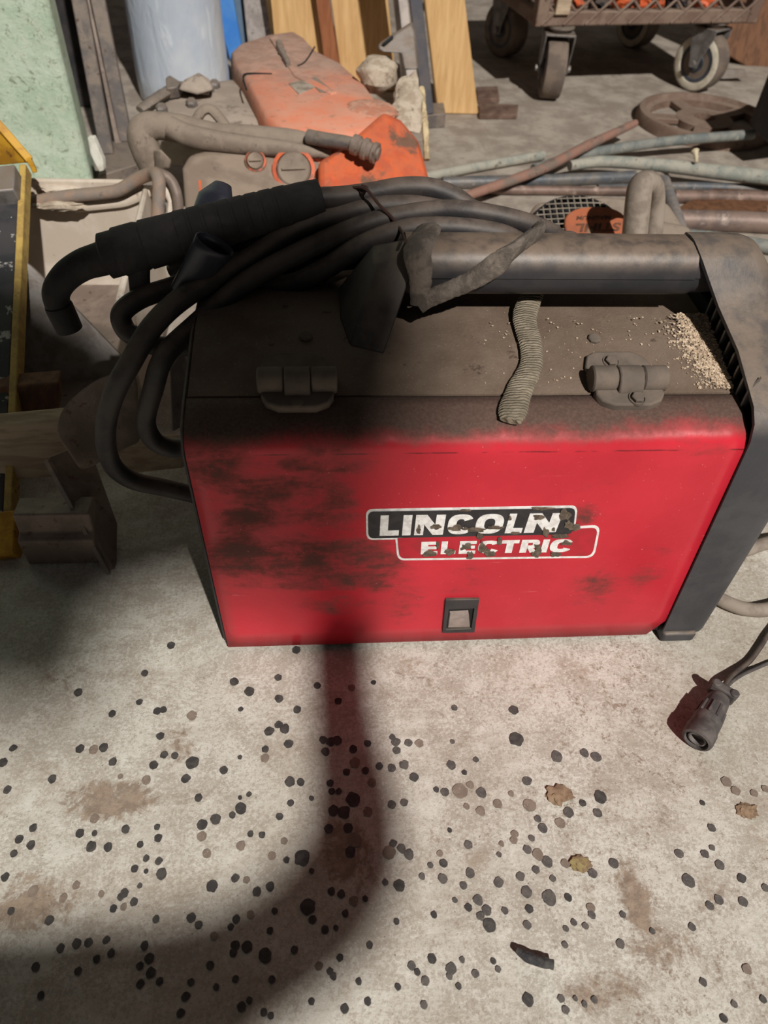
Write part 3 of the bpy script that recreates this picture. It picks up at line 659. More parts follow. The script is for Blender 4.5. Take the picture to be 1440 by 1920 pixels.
o = tag(mb.build('twine', m_twine), 'thin brown twine tied around the black cables above the handle', 'twine'); centred(o)
# wood chips swept against the nose
mb = MB()
def chip(p, s_, flat=.35, nrm=None):
    a = R_.random()*6.28; b = (R_.random()-.5)*1.2
    rm = Matrix.Rotation(a, 3, 'Z') @ Matrix.Rotation(b, 3, 'X')
    mb.box(p, (s_, s_*(.4+.4*R_.random()), s_*flat), rm)
for i in range(7500):
    py = 588+140*R_.random()
    edge = 1322+.50*(py-560)
    px = edge-abs(R_.gauss(0, 1))*46*(1.1-abs((py-588)/140-.5)*.7)
    if R_.random() < max(0, min(.95, (edge-px-40)/90)): continue
    hgt = max(0, 1-(edge-px)/75)*.004
    p = atT(px, py, .0006+hgt*R_.random())
    if p.x < .4035: chip(p, .0007+.0017*R_.random()**1.5)
for i in range(170):
    p = atT(900+470*R_.random(), 590+140*R_.random(), .0004); chip(p, .0006+.0012*R_.random(), .3)
o = mb.build('wood_dust', m_saw_dust); tag(o, 'pale wood chips heaped on the dusty top beside the black nose', 'wood chips', kind='stuff'); centred(o)

# ================================================================== small things on the floor in front
plug = thing('cable_connector', 'grey round cable connector lying on the concrete beside the machine', 'connector', atZ(1325, 1350))
pa, pb = atZ(1306, 1388, .0145), atZ(1356, 1296, .0135); ax = (pb-pa); PL = ax.length; ax.normalize()
mb = MB(); mb.lathe([(.0095, .004), (.0105, -.001), (.0128, .000), (.0136, .003), (.0136, .012), (.0128, .0135), (.0124, .020)], pa, ax, 28, caps=False)
mb.lathe([(.0001, .006), (.0105, .006)], pa, ax, 28, caps=False); mb.build('coupling_ring', m_plug, plug)
mb = MB(); mb.lathe([(.0080, .008), (.0080, .001), (.0066, .0005), (.0060, .007), (.0001, .0075)], pa, ax, 24, caps=False); mb.build('socket_core', m_plugin, plug)
mb = MB()
pr = [(.0118, .018), (.0126, .020), (.0126, .026), (.0115, .027), (.0112, .034), (.0100, PL*.8), (.0088, PL*.86)]
mb.lathe(pr, pa, ax, 28)
for k in range(10):
    t = 2*math.pi*k/10; x = ax.cross(V((0, 0, 1))).normalized(); y = ax.cross(x)
    q = pa+ax*.027+(x*math.cos(t)+y*math.sin(t))*.0114; mb.bar(q, q+ax*.014-(x*math.cos(t)+y*math.sin(t))*.001, .002, .0024)
mb.build('connector_body', m_plug, plug, sharp=30)
mb = MB(); x = ax.cross(V((0, 0, 1))).normalized()
mb.box(pb-ax*.001, (.024, .009, .015), Matrix((x, ax, x.cross(ax))).transposed()); mb.build('cable_clamp', m_plug, plug, bevel=.002)
for s_ in (-1, 1):
    mb = MB(); mb.lathe([(.0042, 0), (.0042, .008), (.003, .009)], pb-ax*.001+x*s_*.0085, (0, 0, 1), 12); mb.build('clamp_screw', m_plug, plug)
mb = MB(); mb.tube([pb-ax*.004]+[atZ(1362, 1280, .012), atZ(1378, 1262, .007), atZ(1405, 1240, .004), atZ(1426, 1212, .004), atZ(1440, 1190, .004), atZ(1470, 1150, .004)], .0026, 10); mb.build('black_cable', m_rubber, plug)
mb = MB(); mb.tube([pb-ax*.004]+[atZ(1368, 1282, .012), atZ(1390, 1266, .007), atZ(1420, 1252, .003), atZ(1450, 1240, .003), atZ(1500, 1225, .003)],   .0018, 10); mb.build('grey_wire', m_plug, plug)
hose = thing('grey_hose', 'dusty grey hose looping on the concrete behind the black nose of the machine', 'hose', atZ(1420, 1130))
mb = MB(); mb.tube([atZ(1310, 1085, .0075), atZ(1342, 1117, .0075), atZ(1368, 1132, .0075), atZ(1400, 1142, .0075), atZ(1440, 1142, .0075), atZ(1500, 1120, .0075), atZ(1560, 1060, .0075), atZ(1530, 1010, .0075), atZ(1470, 1010, .012), atZ(1425, 1022, .010), atZ(1380, 1036, .0075), atZ(1330, 1040, .0075)], .0075, 12); mb.build('hose_length', m_hose, hose)
mb = MB(); q = [atZ(*p, .006) for p in ((968, 1781), (985, 1792), (1005, 1801), (1026, 1806), (1038, 1809))]
mb.tube(q, [.0020, .0036, .0034, .0038, .0032], 9, smooth=3, wob=.22, flat=.7)
o = tag(mb.build('charred_stick', m_char), 'small charred black stick lying on the spotted concrete in front', 'scrap'); centred(o)
for (px, py, r_, lab) in ((1400, 1520, .008, 'brown wood flake on the concrete at the right edge below the connector'), (1088, 1619, .008, 'yellowish crumpled leaf scrap on the spotted concrete'), (1048, 1490, .010, 'rusty flake pressed on the concrete among the spots')):
    mb = MB(); mb.blob(atZ(px, py, .001), (r_, r_*.75, .0018), px, .6, 3, 3)
    o = tag(mb.build('debris_flake', M('flake%d' % px, S(150, 126, 102) if px != 1088 else S(150, 134, 92), S(126, 104, 84), 150, rough=.9)), lab, 'flake'); centred(o)
# ================================================================== left of the machine
# yellow-edged channel leaning on the tub, dark pad on its inside
A0, A1 = atZ(14, 1040, .004), atY(45, 318, .60)
ydir = (A1-A0).normalized(); yn = V((0, -1, 1)); yn = (yn-ydir*yn.dot(ydir)).normalized(); yx = yn.cross(ydir).normalized()
if yx.x < 0: yx = -yx
yel = thing('edged_panel', 'dark paint-flecked panel with a worn yellow metal edge leaning at the far left', 'panel', A0)
LL = (A1-A0).length
mb = MB(); mb.bar(A0+yx*.002, A1+yx*.002, .0085, .018, yn); mb.build('yellow_edge', m_yelledge, yel, bevel=.0012)
mb = MB(); mb.loft([[A0+ydir*a-yx*.004+yn*b, A0+ydir*a-yx*.16+yn*b, A0+ydir*a-yx*.16+yn*(b+.012), A0+ydir*a-yx*.004+yn*(b+.012)] for a, b in ((.02, -.008), (LL*.93, -.008))])
mb.build('dark_pad', m_pad, yel, bevel=.002)
mb = MB(); mb.bar(A0+ydir*LL*.925-yx*.16+yn*.012, A0+ydir*LL*.925+yx*.0015+yn*.012, .040, .030, yn); gb = mb.build('grey_block', m_zinc, yel, bevel=.002)
mb = MB(); mb.lathe([(.004, 0), (.004, .0012)], A0+ydir*LL*.93-yx*.030+yn*.0266, yn, 14); mb.build('rivet', m_darksteel, gb)
# top gusset of yellow sheet
g0, g1, g2 = atY(57, 300, .60), atY(-18, 215, .62), atY(-30, 300, .62)
mb = MB(); mb.prism([atY(50, 300, .60), atY(-30, 207, .62), atY(-60, 310, .62)], yn*-.004); mb.build('yellow_gusset', m_yellow, yel)
mb = MB(); mb.bar(atY(56, 301, .60), atY(-30, 202, .62), .010, .006, yn); mb.bar(atY(53, 295, .60), atY(66, 322, .60), .006, .008, yn); mb.build('gusset_lip', m_yellow, yel, bevel=.001)
mb = MB(); mb.lathe([(.0045, 0), (.0045, .001)], atY(6, 263, .6165)+yn*.0015, yn, 16); mb.build('bolt_hole', m_dark, yel)
mb = MB(); mb.loft([[A0+ydir*a+yx*b+yn*c for b, c in ((-.028, -.012), (.012, -.012), (.012, .012), (-.028, .012))] for a in (-.004, .045)]); mb.build('end_cap', m_yellow, yel, bevel=.002)

# white tub with a pipe rim
tub = thing('white_tub', 'off-white plastic tub with a bent rusty pipe along its rim behind the torch', 'tub', (-.28, .5, 0))
def wallq(a, b, t, z1, name):
    mb = MB(); a, b = V(a), V(b); n = (b-a).cross(V((0, 0, 1))).normalized()*t
    mb.loft([[a, b, b+n, a+n], [a+V((0, 0, z1)), b+V((0, 0, z1)), b+n+V((0, 0, z1)), a+n+V((0, 0, z1))]]); return mb.build(name, m_white, tub, bevel=.003)
wallq((-.47, .66, .0), (-.155, .66, .0), .008, .172, 'back_wall')
wallq((-.148, .66, .0), (-.128, .34, .0), .008, .165, 'side_wall')
wallq((-.47, .34, .0), (-.47, .66, .0), .008, .165, 'side_wall')
MB().box((-.30, .50, .008), (.33, .31, .012)).build('tub_floor', m_darksteel, tub)
mb = MB(); rp = PY([(20, 380, .64), (70, 377, .64), (130, 368, .64), (195, 362, .64), (225, 356, .64), (258, 336, .64), (285, 326, .63)]); 
mb.tube(rp+PY([(297, 334, .61), (298, 365, .60), (296, 405, .59), (294, 450, .58)]), .0088, 12, smooth=6); mb.build('pipe_rim', M('rusty_pipe', S(132, 122, 114), S(156, 130, 112), 30, rough=.7, bump=.4, c3=S(104, 98, 96), s3=40, dust=DUST), tub)
mb = MB(); mb.tube(PY([(290, 322, .645), (318, 336, .64), (332, 368, .63), (336, 420, .62)]), .0075, 10); mb.build('pipe_bend', m_darksteel, tub)
mb = MB(); mb.tube(PY([(140, 390, .648), (200, 384, .648), (240, 378, .648), (285, 358, .648), (302, 352, .645), (318, 372, .64), (322, 420, .63)]), .006, 10, flat=.7, side=(0, .2, 1)); mb.build('rim_lip', m_white, tub)
mb = MB(); mb.blob(atY(110, 386, .63), (.034, .006, .006), 3, .4, 3, 3); mb.build('dried_drip', m_caked, tub)
mb = MB(); mb.blob(atY(110, 352, .655), (.032, .012, .006), 5, .3, 3, 3); mb.build('dried_lump', m_white, tub)
o = tag(slab([(30, 478, .47), (60, 500, .47), (150, 586, .46), (250, 690, .44), (250, 745, .40), (40, 752, .40)], (0, .004, -.002)).build('sheet_offcut', m_zinc, None, bevel=.0008), 'grey dusty sheet metal offcut sloping inside the white tub', 'metal sheet'); centred(o)

# dark steel frame, board and bent plate under the torch
fr_ = thing('scrap_channel', 'dark steel channel and upright end plate on the floor left of the red machine', 'frame', (-.16, .12, 0))
mb = MB(); mb.prism(PY([(86, 860, .165), (120, 846, .18), (170, 870, .19), (212, 985, .150), (210, 1077, .099)]), (.004, .002, 0)); mb.build('end_plate', m_darksteel, fr_)
mb = MB(); mb.bar(atY(88, 862, .160), atY(207, 1078, .0985), .008, .004, (1, 0, 0)); mb.build('plate_edge', m_steel, fr_)
mb = MB(); z1 = .062; mb.loft([[(x, .112, .0), (x, .150, .0), (x, .150, z1), (x, .125, z1), (x, .122, z1-.022), (x, .112, z1-.026)] for x in (-.2165, -.142)]); mb.build('channel', m_darksteel, fr_, bevel=.002)
o = slab([(-40, 803, .23), (172, 783, .235), (172, 890, .205), (-40, 905, .20)], (0, .018, .004)).build('loose_board', m_board, None, bevel=.002)
centred(tag(o, 'worn pale board lying across behind the dark steel channel', 'board'))
o = slab([(-40, 730, .30), (110, 718, .30), (110, 770, .28), (-40, 790, .28)], (0, .02, .004)).build('loose_board', m_wooddark, None, bevel=.002)
centred(tag(o, 'dark reddish slat behind the worn pale board beside the yellow edge', 'board'))
o = slab([(215, 842, .22), (345, 836, .24), (345, 878, .23), (240, 890, .21)], (0, .018, .003)).build('loose_board', m_board, None, bevel=.002)
centred(tag(o, 'short pale board end showing under the hanging cables', 'board'))
mb = MB(); rows = []
def sh(px, py, y): return atY(px, py, y)
rows = [[sh(100, 812, .170), sh(113, 762, .185), sh(155, 722, .195), sh(200, 694, .205), (sh(262, 690, .215))],
        [sh(122, 842, .158), sh(140, 790, .182), sh(180, 752, .200), sh(215, 735, .212), sh(258, 740, .222)],
        [sh(140, 872, .155), sh(168, 846, .176), sh(205, 820, .194), sh(235, 800, .205), sh(262, 800, .215)],
        [sh(150, 882, .168), sh(182, 868, .182), sh(215, 850, .196), sh(240, 836, .205), sh(264, 830, .215)]]
mb.loft(rows, caps=False, closed=False); o = mb.build('bent_plate', m_darksteel, None, solid=.0035, sub=2); centred(tag(o, 'curved dark metal plate bent over behind the hanging cables', 'metal plate'))
o = slab([(318, 690, .27), (345, 655, .29), (352, 690, .28), (345, 800, .25), (322, 812, .24)], (.0, .012, .0)).build('metal_strip', m_steel, None, bevel=.002); centred(tag(o, 'pale metal strip standing between the cables and the machine', 'metal strip'))

# plaster bits at the foot of the green pier
for lst, lab in (([(164, 258, 1.0), (175, 258, 1.0), (193, 300, .99), (194, 320, .98), (186, 322, .98), (170, 290, 1.0)], 'white plaster shard standing at the corner of the green pier'), ([(176, 348, .99), (186, 341, .99), (188, 350, .985), (176, 356, .985)], 'small white plaster crumb at the foot of the green pier')):
    o = slab(lst, (.002, .012, 0)).build('plaster_shard', m_plaster, None, bevel=.001); centred(tag(o, lab, 'plaster'))

# ================================================================== things against the back
o = MB().box((-.52, 1.48, .5), (.30, .03, 1.0)).build('gap_shade', m_darkbox, None, bevel=.003); centred(tag(o, 'black panel standing in for the unlit gap between the green pier and the steel stand', 'board'))  # dark panel added in place of shade in the gap
st = thing('steel_stand', 'dusty steel stand of two square bars on a base plate beside the green pier', 'stand', atZ(225, 300, 0))
mb = MB(); mb.loft([[*PZ([(184, 330, .028), (282, 300, .028), (262, 256, .028), (192, 268, .028)])], [p+V((0, 0, -.028)) for p in PZ([(184, 330, .028), (282, 300, .028), (262, 256, .028), (192, 268, .028)])]]); mb.build('base_plate', m_steel, st, bevel=.002)
for (a, b) in (((201, 287), (149, 0)), ((237, 264), (184, 0))):
    p0 = atZ(*a, .026); p1 = atY(*b, p0.y+.05); p1 = p0+(p1-p0)*3.2
    mb = MB(); mb.bar(p0, p1, .026, .026, (.2, -1, 0)); mb.build('square_bar', m_steel, st, bevel=.002)
mb = MB(); p0 = atZ(222, 268, .026); p1 = atY(170, 0, p0.y+.07); mb.bar(p0, p0+(p1-p0)*3.2, .012, .008, (.2, -1, 0)); mb.build('flat_bar', m_darksteel, st)
film = MB(); rr = .106
film.lathe([(.0, 0), (rr*.97, 0), (rr, .004)]+[(rr*(1+.012*math.sin(i*1.3)), .05*i) for i in range(1, 19)]+[(rr*.9, .93), (0, .93)], (-.236, 1.56, 0), (.0, .03, 1), 40, caps=False)
o = film.build('plastic_film_roll', film_material()); tag(o, 'upright roll of milky blue-white plastic film behind the grey saw housing', 'plastic roll'); centred(o)
def leaner(name, lab, cat, px, mat, y, depth, h=1.0, grp=None):
    """a board standing on the floor: px = left-top, right-top, right-low, left-low sight points in its front face"""
    a, b, c, d_ = [atY(*p, y) for p in px]
    def ext(lo, hi, z): return lo+(hi-lo)*((z-lo.z)/(hi.z-lo.z))
    z0 = .001
    q = [ext(d_, a, z0), ext(c, b, z0), ext(c, b, h), ext(d_, a, h)]
    q = [p+V((0, .06*p.z, 0)) for p in q]
    mb = MB(); mb.prism(q, (0, depth, 0)); o = mb.build(name, mat, None, bevel=.002); tag(o, lab, cat, grp); return centred(o)
leaner('blue_strip', 'bright blue strip leaning beside the plastic film roll', 'strip', ((400, 0), (437, 0), (452, 82), (427, 100)), m_blue, 1.64, .012)
leaner('grey_blue_pipe', 'dull grey-blue strip standing between the blue strip and the pale post', 'strip', ((437, 0), (455, 0), (462, 76), (450, 80)), M('slate_blue', S(98, 122, 146), S(112, 128, 144), 20, bump=.1), 1.70, .02)
leaner('pale_post', 'pale dusty metal post behind the orange saw, left of the timber planks', 'post', ((455, 0), (503, 0), (510, 62), (463, 72)), m_whitepost, 1.67, .04)
leaner('timber_plank', 'leftmost pale timber plank behind the orange saw cover', 'plank', ((506, 0), (592, 0), (606, 60), (512, 60)), m_wood, 1.625, .03)
leaner('timber_batten', 'narrow reddish batten between two pale timber planks', 'batten', ((592, 0), (617, 0), (635, 113), (606, 105)), m_wood2, 1.59, .025)
leaner('timber_plank', 'pale timber plank behind the dust-caked casting, left of the steel post', 'plank', ((620, 0), (728, 0), (742, 145), (640, 145)), m_wood, 1.625, .035)
leaner('timber_plank', 'pale timber plank right of the steel post, beside the trolley', 'plank', ((797, 0), (873, 0), (897, 212), (822, 220)), m_wood, 1.47, .04)
leaner('pale_post', 'thin white post just left of the dark steel post', 'post', ((738, 0), (765, 0), (772, 70), (745, 70)), M('white_post', S(206, 196, 190), S(184, 174, 168), 30, rough=.6), 1.50, .02)
sp_ = thing('steel_post', 'dark grey steel post on a square base plate between the timber planks', 'post', atZ(815, 225, 0))
p0 = atZ(802, 212, .03); p1 = atY(779, 0, p0.y+.02)
mb = MB(); mb.bar(p0-V((0, 0, .0)), p0+(p1-p0)*4, .026, .026, (0, -1, 0)); mb.build('square_tube', M('blue_steel', S(98, 98, 106), S(112, 108, 110), 20, rough=.5, metal=.3), sp_, bevel=.002)
mb = MB(); q = PZ([(792, 216, .03), (836, 213, .03), (832, 192, .03), (790, 194, .03)]); mb.loft([[p-V((0, 0, .03)) for p in q], q]); mb.build('base_plate', m_steel, sp_, bevel=.002)
for lst, lab in (([(893, 162), (933, 161), (937, 184), (895, 185)], 'short rusty flat bar on the floor beside the plank, nearer the trolley'), ([(897, 192), (972, 196), (970, 214), (899, 214)], 'longer rusty flat bar on the floor at the foot of the plank')):
    q = PZ([(*p, .012) for p in lst]); mb = MB(); mb.loft([[p-V((0, 0, .012)) for p in q], q]); o = mb.build('rusty_bar', m_rust, None, bevel=.002); centred(tag(o, lab, 'metal bar'))

# ================================================================== the orange cut-off saw
saw = thing('cut_off_saw', 'dusty orange and grey power saw lying behind the torch and cables', 'power saw', (.08, .85, 0))
def body(front, back, name, mat, bev=.006, parent=saw, sub=0):
    mb = MB(); mb.loft([front, back]); return mb.build(name, mat, parent, bevel=bev, seg=3, sub=sub)
# tank: front face looks up at the camera, its foot on the floor
tf = PY([(338, 312, .76), (352, 288, .79), (385, 280, .80), (480, 278, .81), (585, 285, .82), (610, 300, .80), (598, 420, .70), (345, 420, .68)])
body(tf, [V((p.x*.94+.005, p.y+.13, max(.0, p.z-.09))) for p in tf], 'fuel_tank', m_tank, .012)
tank = bpy.data.objects['fuel_tank']
mb = MB(); mb.loft([PY([(372, 338, .752), (377, 338, .752), (379, 372, .722), (374, 372, .722)]), PY([(372, 338, .750), (377, 338, .750), (379, 372, .720), (374, 372, .720)])]); mb.build('orange_scrape', m_orange, tank)
def cap_at(px, py, y, r_, name, mat, mat2):
    n = V((0, -.75, .66)); o = atY(px, py, y)
    mb = MB(); mb.lathe([(r_*1.28, -.02), (r_*1.28, .003), (r_*1.05, .004), (r_*1.05, .000)], o, n, 28, caps=False); ring = mb.build(name+'_ring', mat2, tank)
    mb = MB(); mb.lathe([(r_, -.01), (r_, .003), (r_*.9, .006), (r_*.55, .0045), (0, .0045)], o, n, 28, caps=False)
    x = V((1, .1, 0)).normalized(); q = o+n.normalized()*.006; mb.bar(q-x*r_*.7, q+x*r_*.7, .004, .006, n); mb.build(name, mat, tank)
cap_at(551, 319, .775, .026, 'filler_cap', m_dustgrey, m_orange)
cap_at(479, 303, .785, .013, 'plug_cap', m_tank, m_orange)
of = PY([(596, 300, .765), (640, 276, .785), (720, 206, .86), (752, 222, .87), (786, 262, .86), (806, 334, .80), (806, 420, .71), (598, 420, .665)])
body(of, [V((p.x, p.y+.12, max(0, p.z-.10))) for p in of], 'orange_base', m_orange, .010)
# long dusty cover
ct = [(430, 92), (445, 78), (500, 60), (548, 54), (568, 66), (592, 92), (640, 116), (690, 160), (716, 196), (722, 216), (712, 232), (690, 246), (650, 254), (600, 252), (540, 244), (500, 222), (478, 184), (455, 142), (436, 118)]
cz = .185
top_ = [atZ(*p, cz) for p in ct]; cen = sum(top_, V())/len(top_)
def shr(k, dz): return [cen+(p-cen)*k+V((0, 0, dz)) for p in top_]
mb = MB(); mb.loft([shr(.97, -.075), shr(1.005, -.05), shr(1.0, -.018), shr(.975, -.006), shr(.93, 0.0), shr(.6, .002)]); cover = mb.build('long_cover', m_cover, saw, sharp=50)
def groove(pts, w, name='panel_groove', mat=m_dark, r=.0016, z=.0022):
    mb = MB(); mb.tube([atZ(*p, cz+z) for p in pts], r, 6, smooth=3); return mb.build(name, mat, cover)
groove([(462, 168), (456, 146), (464, 138), (510, 139)], 1); groove([(553, 126), (572, 116), (590, 88)], 1)
mb = MB(); mb.prism([atZ(*p, cz+.0045) for p in ((505, 70), (520, 66), (568, 138), (632, 172), (620, 175), (552, 142))], (0, 0, -.004)); mb.build('raised_rib', m_cover, cover, bevel=.0015)
mb = MB(); mb.prism([atZ(*p, cz+.0035) for p in ((541, 156), (575, 148), (596, 160), (560, 176))], (0, 0, -.003)); mb.build('foil_patch', M('foil', S(198, 192, 180), S(150, 142, 132), 70, rough=.4, metal=.3, bump=.6), cover)
mb = MB(); mb.prism([atZ(*p, cz+.0032) for p in ((575, 148), (592, 144), (630, 174), (600, 172))], (0, 0, -.003)); mb.build('recess_panel', m_dustgrey, cover)
mb = MB(); mb.tube([atZ(*p, cz+.006) for p in ((523, 80), (526, 92), (536, 110), (541, 122))], [.006, .007, .006, .004], 8, wob=.4); mb.build('broken_catch', m_dustgrey, cover)
mb = MB(); mb.blob(atZ(690, 215, cz-.01), (.050, .046, .018), 8, .15, 4, 3.0); mb.build('caked_rim', M('pink_caked', S(206, 158, 136), S(188, 128, 104), 40, rough=.9, bump=.8, c3=S(150, 132, 116), s3=60), cover)
mb = MB(); mb.prism(PY([(594, 240, .845), (631, 236, .845), (634, 252, .835), (598, 255, .835)]), (0, .004, -.003)); mb.build('silver_label', M('silver_label', S(176, 182, 190), S(140, 140, 144), 90, rough=.4), cover)
# grey housing left of the cover
hp_ = [(300, 236), (268, 208), (285, 188), (322, 166), (352, 158), (404, 152), (444, 148), (470, 160), (506, 236), (480, 248), (400, 250)]
hz = .150; ht = [atZ(*p, hz) for p in hp_]; hc = sum(ht, V())/len(ht)
mb = MB(); mb.loft([[hc+(p-hc)*k+V((0, 0, dz)) for p in ht] for k, dz in ((1.0, -.06), (1.02, -.02), (.97, -.004), (.85, .004), (.5, .008))]); hou = mb.build('grey_housing', m_dustlight, saw, sharp=55)
mb = MB(); mb.tube(PZ([(262, 206, .16), (290, 186, .168), (322, 166, .172), (335, 160, .172), (360, 166, .172), (392, 172, .168)]), [.010, .012, .011, .010, .012, .009], 10, flat=.6, wob=.15); mb.build('lever_arm', m_steel, saw)
mb = MB(); mb.prism(PZ([(310, 146, .185), (318, 140, .188), (338, 152, .186), (332, 164, .180), (312, 166, .180)]), (0, .01, -.02)); mb.build('lug', m_steel, saw, bevel=.002)
mb = MB(); mb.hull(PZ([(335, 168, .178), (345, 150, .186), (372, 136, .196), (392, 148, .186), (400, 168, .178), (370, 178, .17)])+PZ([(335, 168, .14), (400, 168, .14), (372, 140, .15)])); mb.build('fin_guard', m_dustlight, saw, bevel=.004)
for p in ((359, 193), (391, 166), (402, 158), (303, 203)):
    mb = MB(); mb.lathe([(.010, -.012), (.010, .003), (.007, .006)], atZ(*p, .164), (0, -.3, 1), 6); mb.build('bolt_head', m_zinc, hou)
# tube handle
hn = PY([(290, 318, .835), (276, 288, .835), (266, 256, .84), (274, 240, .845), (298, 236, .845), (340, 242, .84), (400, 254, .835), (480, 260, .83), (560, 267, .82), (640, 279, .81)])
mb = MB(); mb.tube(hn, [.022, .023, .023, .022, .020, .021, .019, .019, .018, .012], 16); hd = mb.build('rear_handle', m_dustgrey, saw)
mb = MB(); mb.tube(PY([(318, 238, .822), (360, 256, .812), (430, 268, .806), (540, 280, .80), (622, 290, .795)]), [.016, .017, .015, .012, .006], 10); mb.build('throttle_lever', m_dustgrey, hd)
mb = MB(); mb.tube(PY([(366, 228, .848), (380, 208, .858), (396, 206, .86), (412, 222, .85), (424, 238, .84)]), .009, 10, flat=.8); mb.build('trigger_guard', m_dustgrey, hd)
mb = MB(); mb.hull(PY([(280, 280, .83), (300, 278, .80), (322, 300, .80), (318, 318, .80), (292, 320, .81)])+PY([(280, 290, .87), (318, 312, .86)])); mb.build('choke_lever', m_dustgrey, hd, bevel=.004)
hsp = PY([(578, 256, .80), (610, 262, .785), (650, 268, .77), (672, 274, .76), (690, 282, .752), (711, 290, .745)])
mb = MB(); mb.tube(hsp, [.0105, .0105, .0100, .0098, .0095, .0095], 14); nip = mb.build('hose_fitting', m_steel, saw)
hd_ = (hsp[-1]-hsp[-3]).normalized()
mb = MB(); mb.lathe([(.0100, 0), (.0145, .002), (.0145, .012), (.012, .014), (.012, .018), (.0155, .02), (.0155, .026), (.0125, .028), (.0125, .034), (.015, .036), (.015, .042), (.010, .043), (.0095, .03)], hsp[-1]-hd_*.046, hd_, 20, caps=False); mb.build('fitting_collar', m_darksteel, nip)
mb = MB(); mb.hull(PY([(560, 246, .83), (585, 226, .85), (592, 246, .83), (575, 262, .81)])+PY([(570, 250, .86), (590, 245, .86)])); mb.build('orange_tab', m_salmon, hd, bevel=.002)

# dust-caked engine castings right of the cover
o = slab([(708, 84, 1.12), (735, 66, 1.13), (772, 42, 1.15), (778, 60, 1.14), (784, 118, 1.10), (785, 130, 1.09), (757, 132, 1.09), (752, 100, 1.11), (720, 98, 1.11), (709, 94, 1.115)], (.004, .028, -.004)).build('cast_bracket', m_zinc, None, bevel=.004, seg=3)
centred(tag(o, 'grey dusty cast metal bracket with a pointed arm in front of the steel post', 'metal bracket'))
hole = slab([(716, 82, 1.116), (736, 66, 1.126), (738, 72, 1.124), (722, 84, 1.114)], (0, -.002, .0008)).build('slot', m_dark, o)
mb = MB(); mb.blob(atY(708, 140, 1.06), (.036, .034, .028), 21, .22, 3, 1.3); o = mb.build('engine_part', m_caked, None, sharp=30); tag(o, 'rounded dust-caked engine part behind the orange saw cover', 'engine part'); centred(o)
mb = MB(); mb.lathe([(.0125, -.03), (.0125, .004), (.009, .006)], atY(723, 118, 1.07), (.1, -.5, 1), 14); b_ = mb.build('intake_ring', m_dark, o)
mb = MB(); mb.hull(PY([(780, 130, 1.03), (786, 150, 1.02), (792, 230, .95), (785, 250, .93), (760, 246, .93), (727, 204, .97), (740, 176, 1.0), (752, 150, 1.02)])+PY([(780, 140, 1.08), (790, 240, 1.0), (740, 200, 1.05)])); 
bmesh.ops.subdivide_edges(mb.bm, edges=mb.bm.edges[:], cuts=6, use_grid_fill=True)
for v in mb.bm.verts: v.co += V((mnoise.noise(v.co*45), mnoise.noise(v.co*45+V((9, 0, 0))), mnoise.noise(v.co*45+V((0, 9, 0)))))*.006
o = mb.build('engine_plate', m_caked, None); tag(o, 'cream dust-caked casting between the orange saw base and the steel post', 'engine part'); centred(o)
mb = MB(); mb.tube(PY([(790, 165, 1.03), (793, 200, 1.0), (797, 235, .97), (800, 300, .93)]), .006, 8, wob=.3); o = mb.build('crumpled_strip', M('cream_strip', S(214, 196, 158), S(170, 150, 118), 60, rough=.9, bump=.6), None); tag(o, 'cream crumpled strip hanging along the edge of the caked casting', 'strip'); centred(o)

# ================================================================== the second saw behind the handle
saw2 = thing('chain_saw', 'dusty grey saw with a round grille and orange oval badge behind the carrying handle', 'power saw', (.47, .62, 0))
gc = atZ(1086, 441, .10); gn = V((-.05, -.42, .9)).normalized(); gx = V((1, 0, 0)); gx = (gx-gn*gx.dot(gn)).normalized(); gy = gn.cross(gx)
def gp3(u, v, h=0): return gc+gx*u+gy*v+gn*h
RG = .074
mb = MB(); mb.lathe([(RG*1.10, -.06), (RG*1.10, -.012), (RG*1.04, -.003), (RG, -.003), (RG*.98, -.012), (0, -.012)], gc, gn, 40, caps=False); mb.build('starter_cover', m_dark, saw2)
mb = MB(); n_ = 15
for i in range(n_):
    t = -RG+2*RG*(i+.5)/n_; L_ = math.sqrt(max(0, RG*RG-t*t))
    for k, (a, b) in enumerate((((t, -L_), (t, L_)), ((-L_, t), (L_, t)))):
        pts = []
        for q in range(9):
            u, v = a[0]+(b[0]-a[0])*q/8, a[1]+(b[1]-a[1])*q/8; rr_ = (u*u+v*v)/(RG*RG); pts.append(gp3(u, v, .004*(1-rr_)-.001))
        mb.tube(pts, .0011, 4, smooth=0)
mb.build('grille', M('grille_bars', S(150, 140, 126), S(124, 114, 102), 60, rough=.8), saw2)
bc = (.026, .012)
el = [(bc[0]+.048*math.copysign(abs(math.cos(t))**.8, math.cos(t)), bc[1]+.034*math.copysign(abs(math.sin(t))**.8, math.sin(t))) for t in [2*math.pi*i/40 for i in range(40)]]
mb = MB(); mb.loft([[gp3(u, v, -.006) for u, v in el], [gp3(u, v, .006) for u, v in el], [gp3(bc[0]+(u-bc[0])*.96, bc[1]+(v-bc[1])*.96, .0075) for u, v in el]]); bd = mb.build('oval_badge', M('orange_badge', S(172, 98, 66), S(156, 92, 66), 40, rough=.8, bump=.1, c3=S(140, 112, 92), s3=60), saw2)
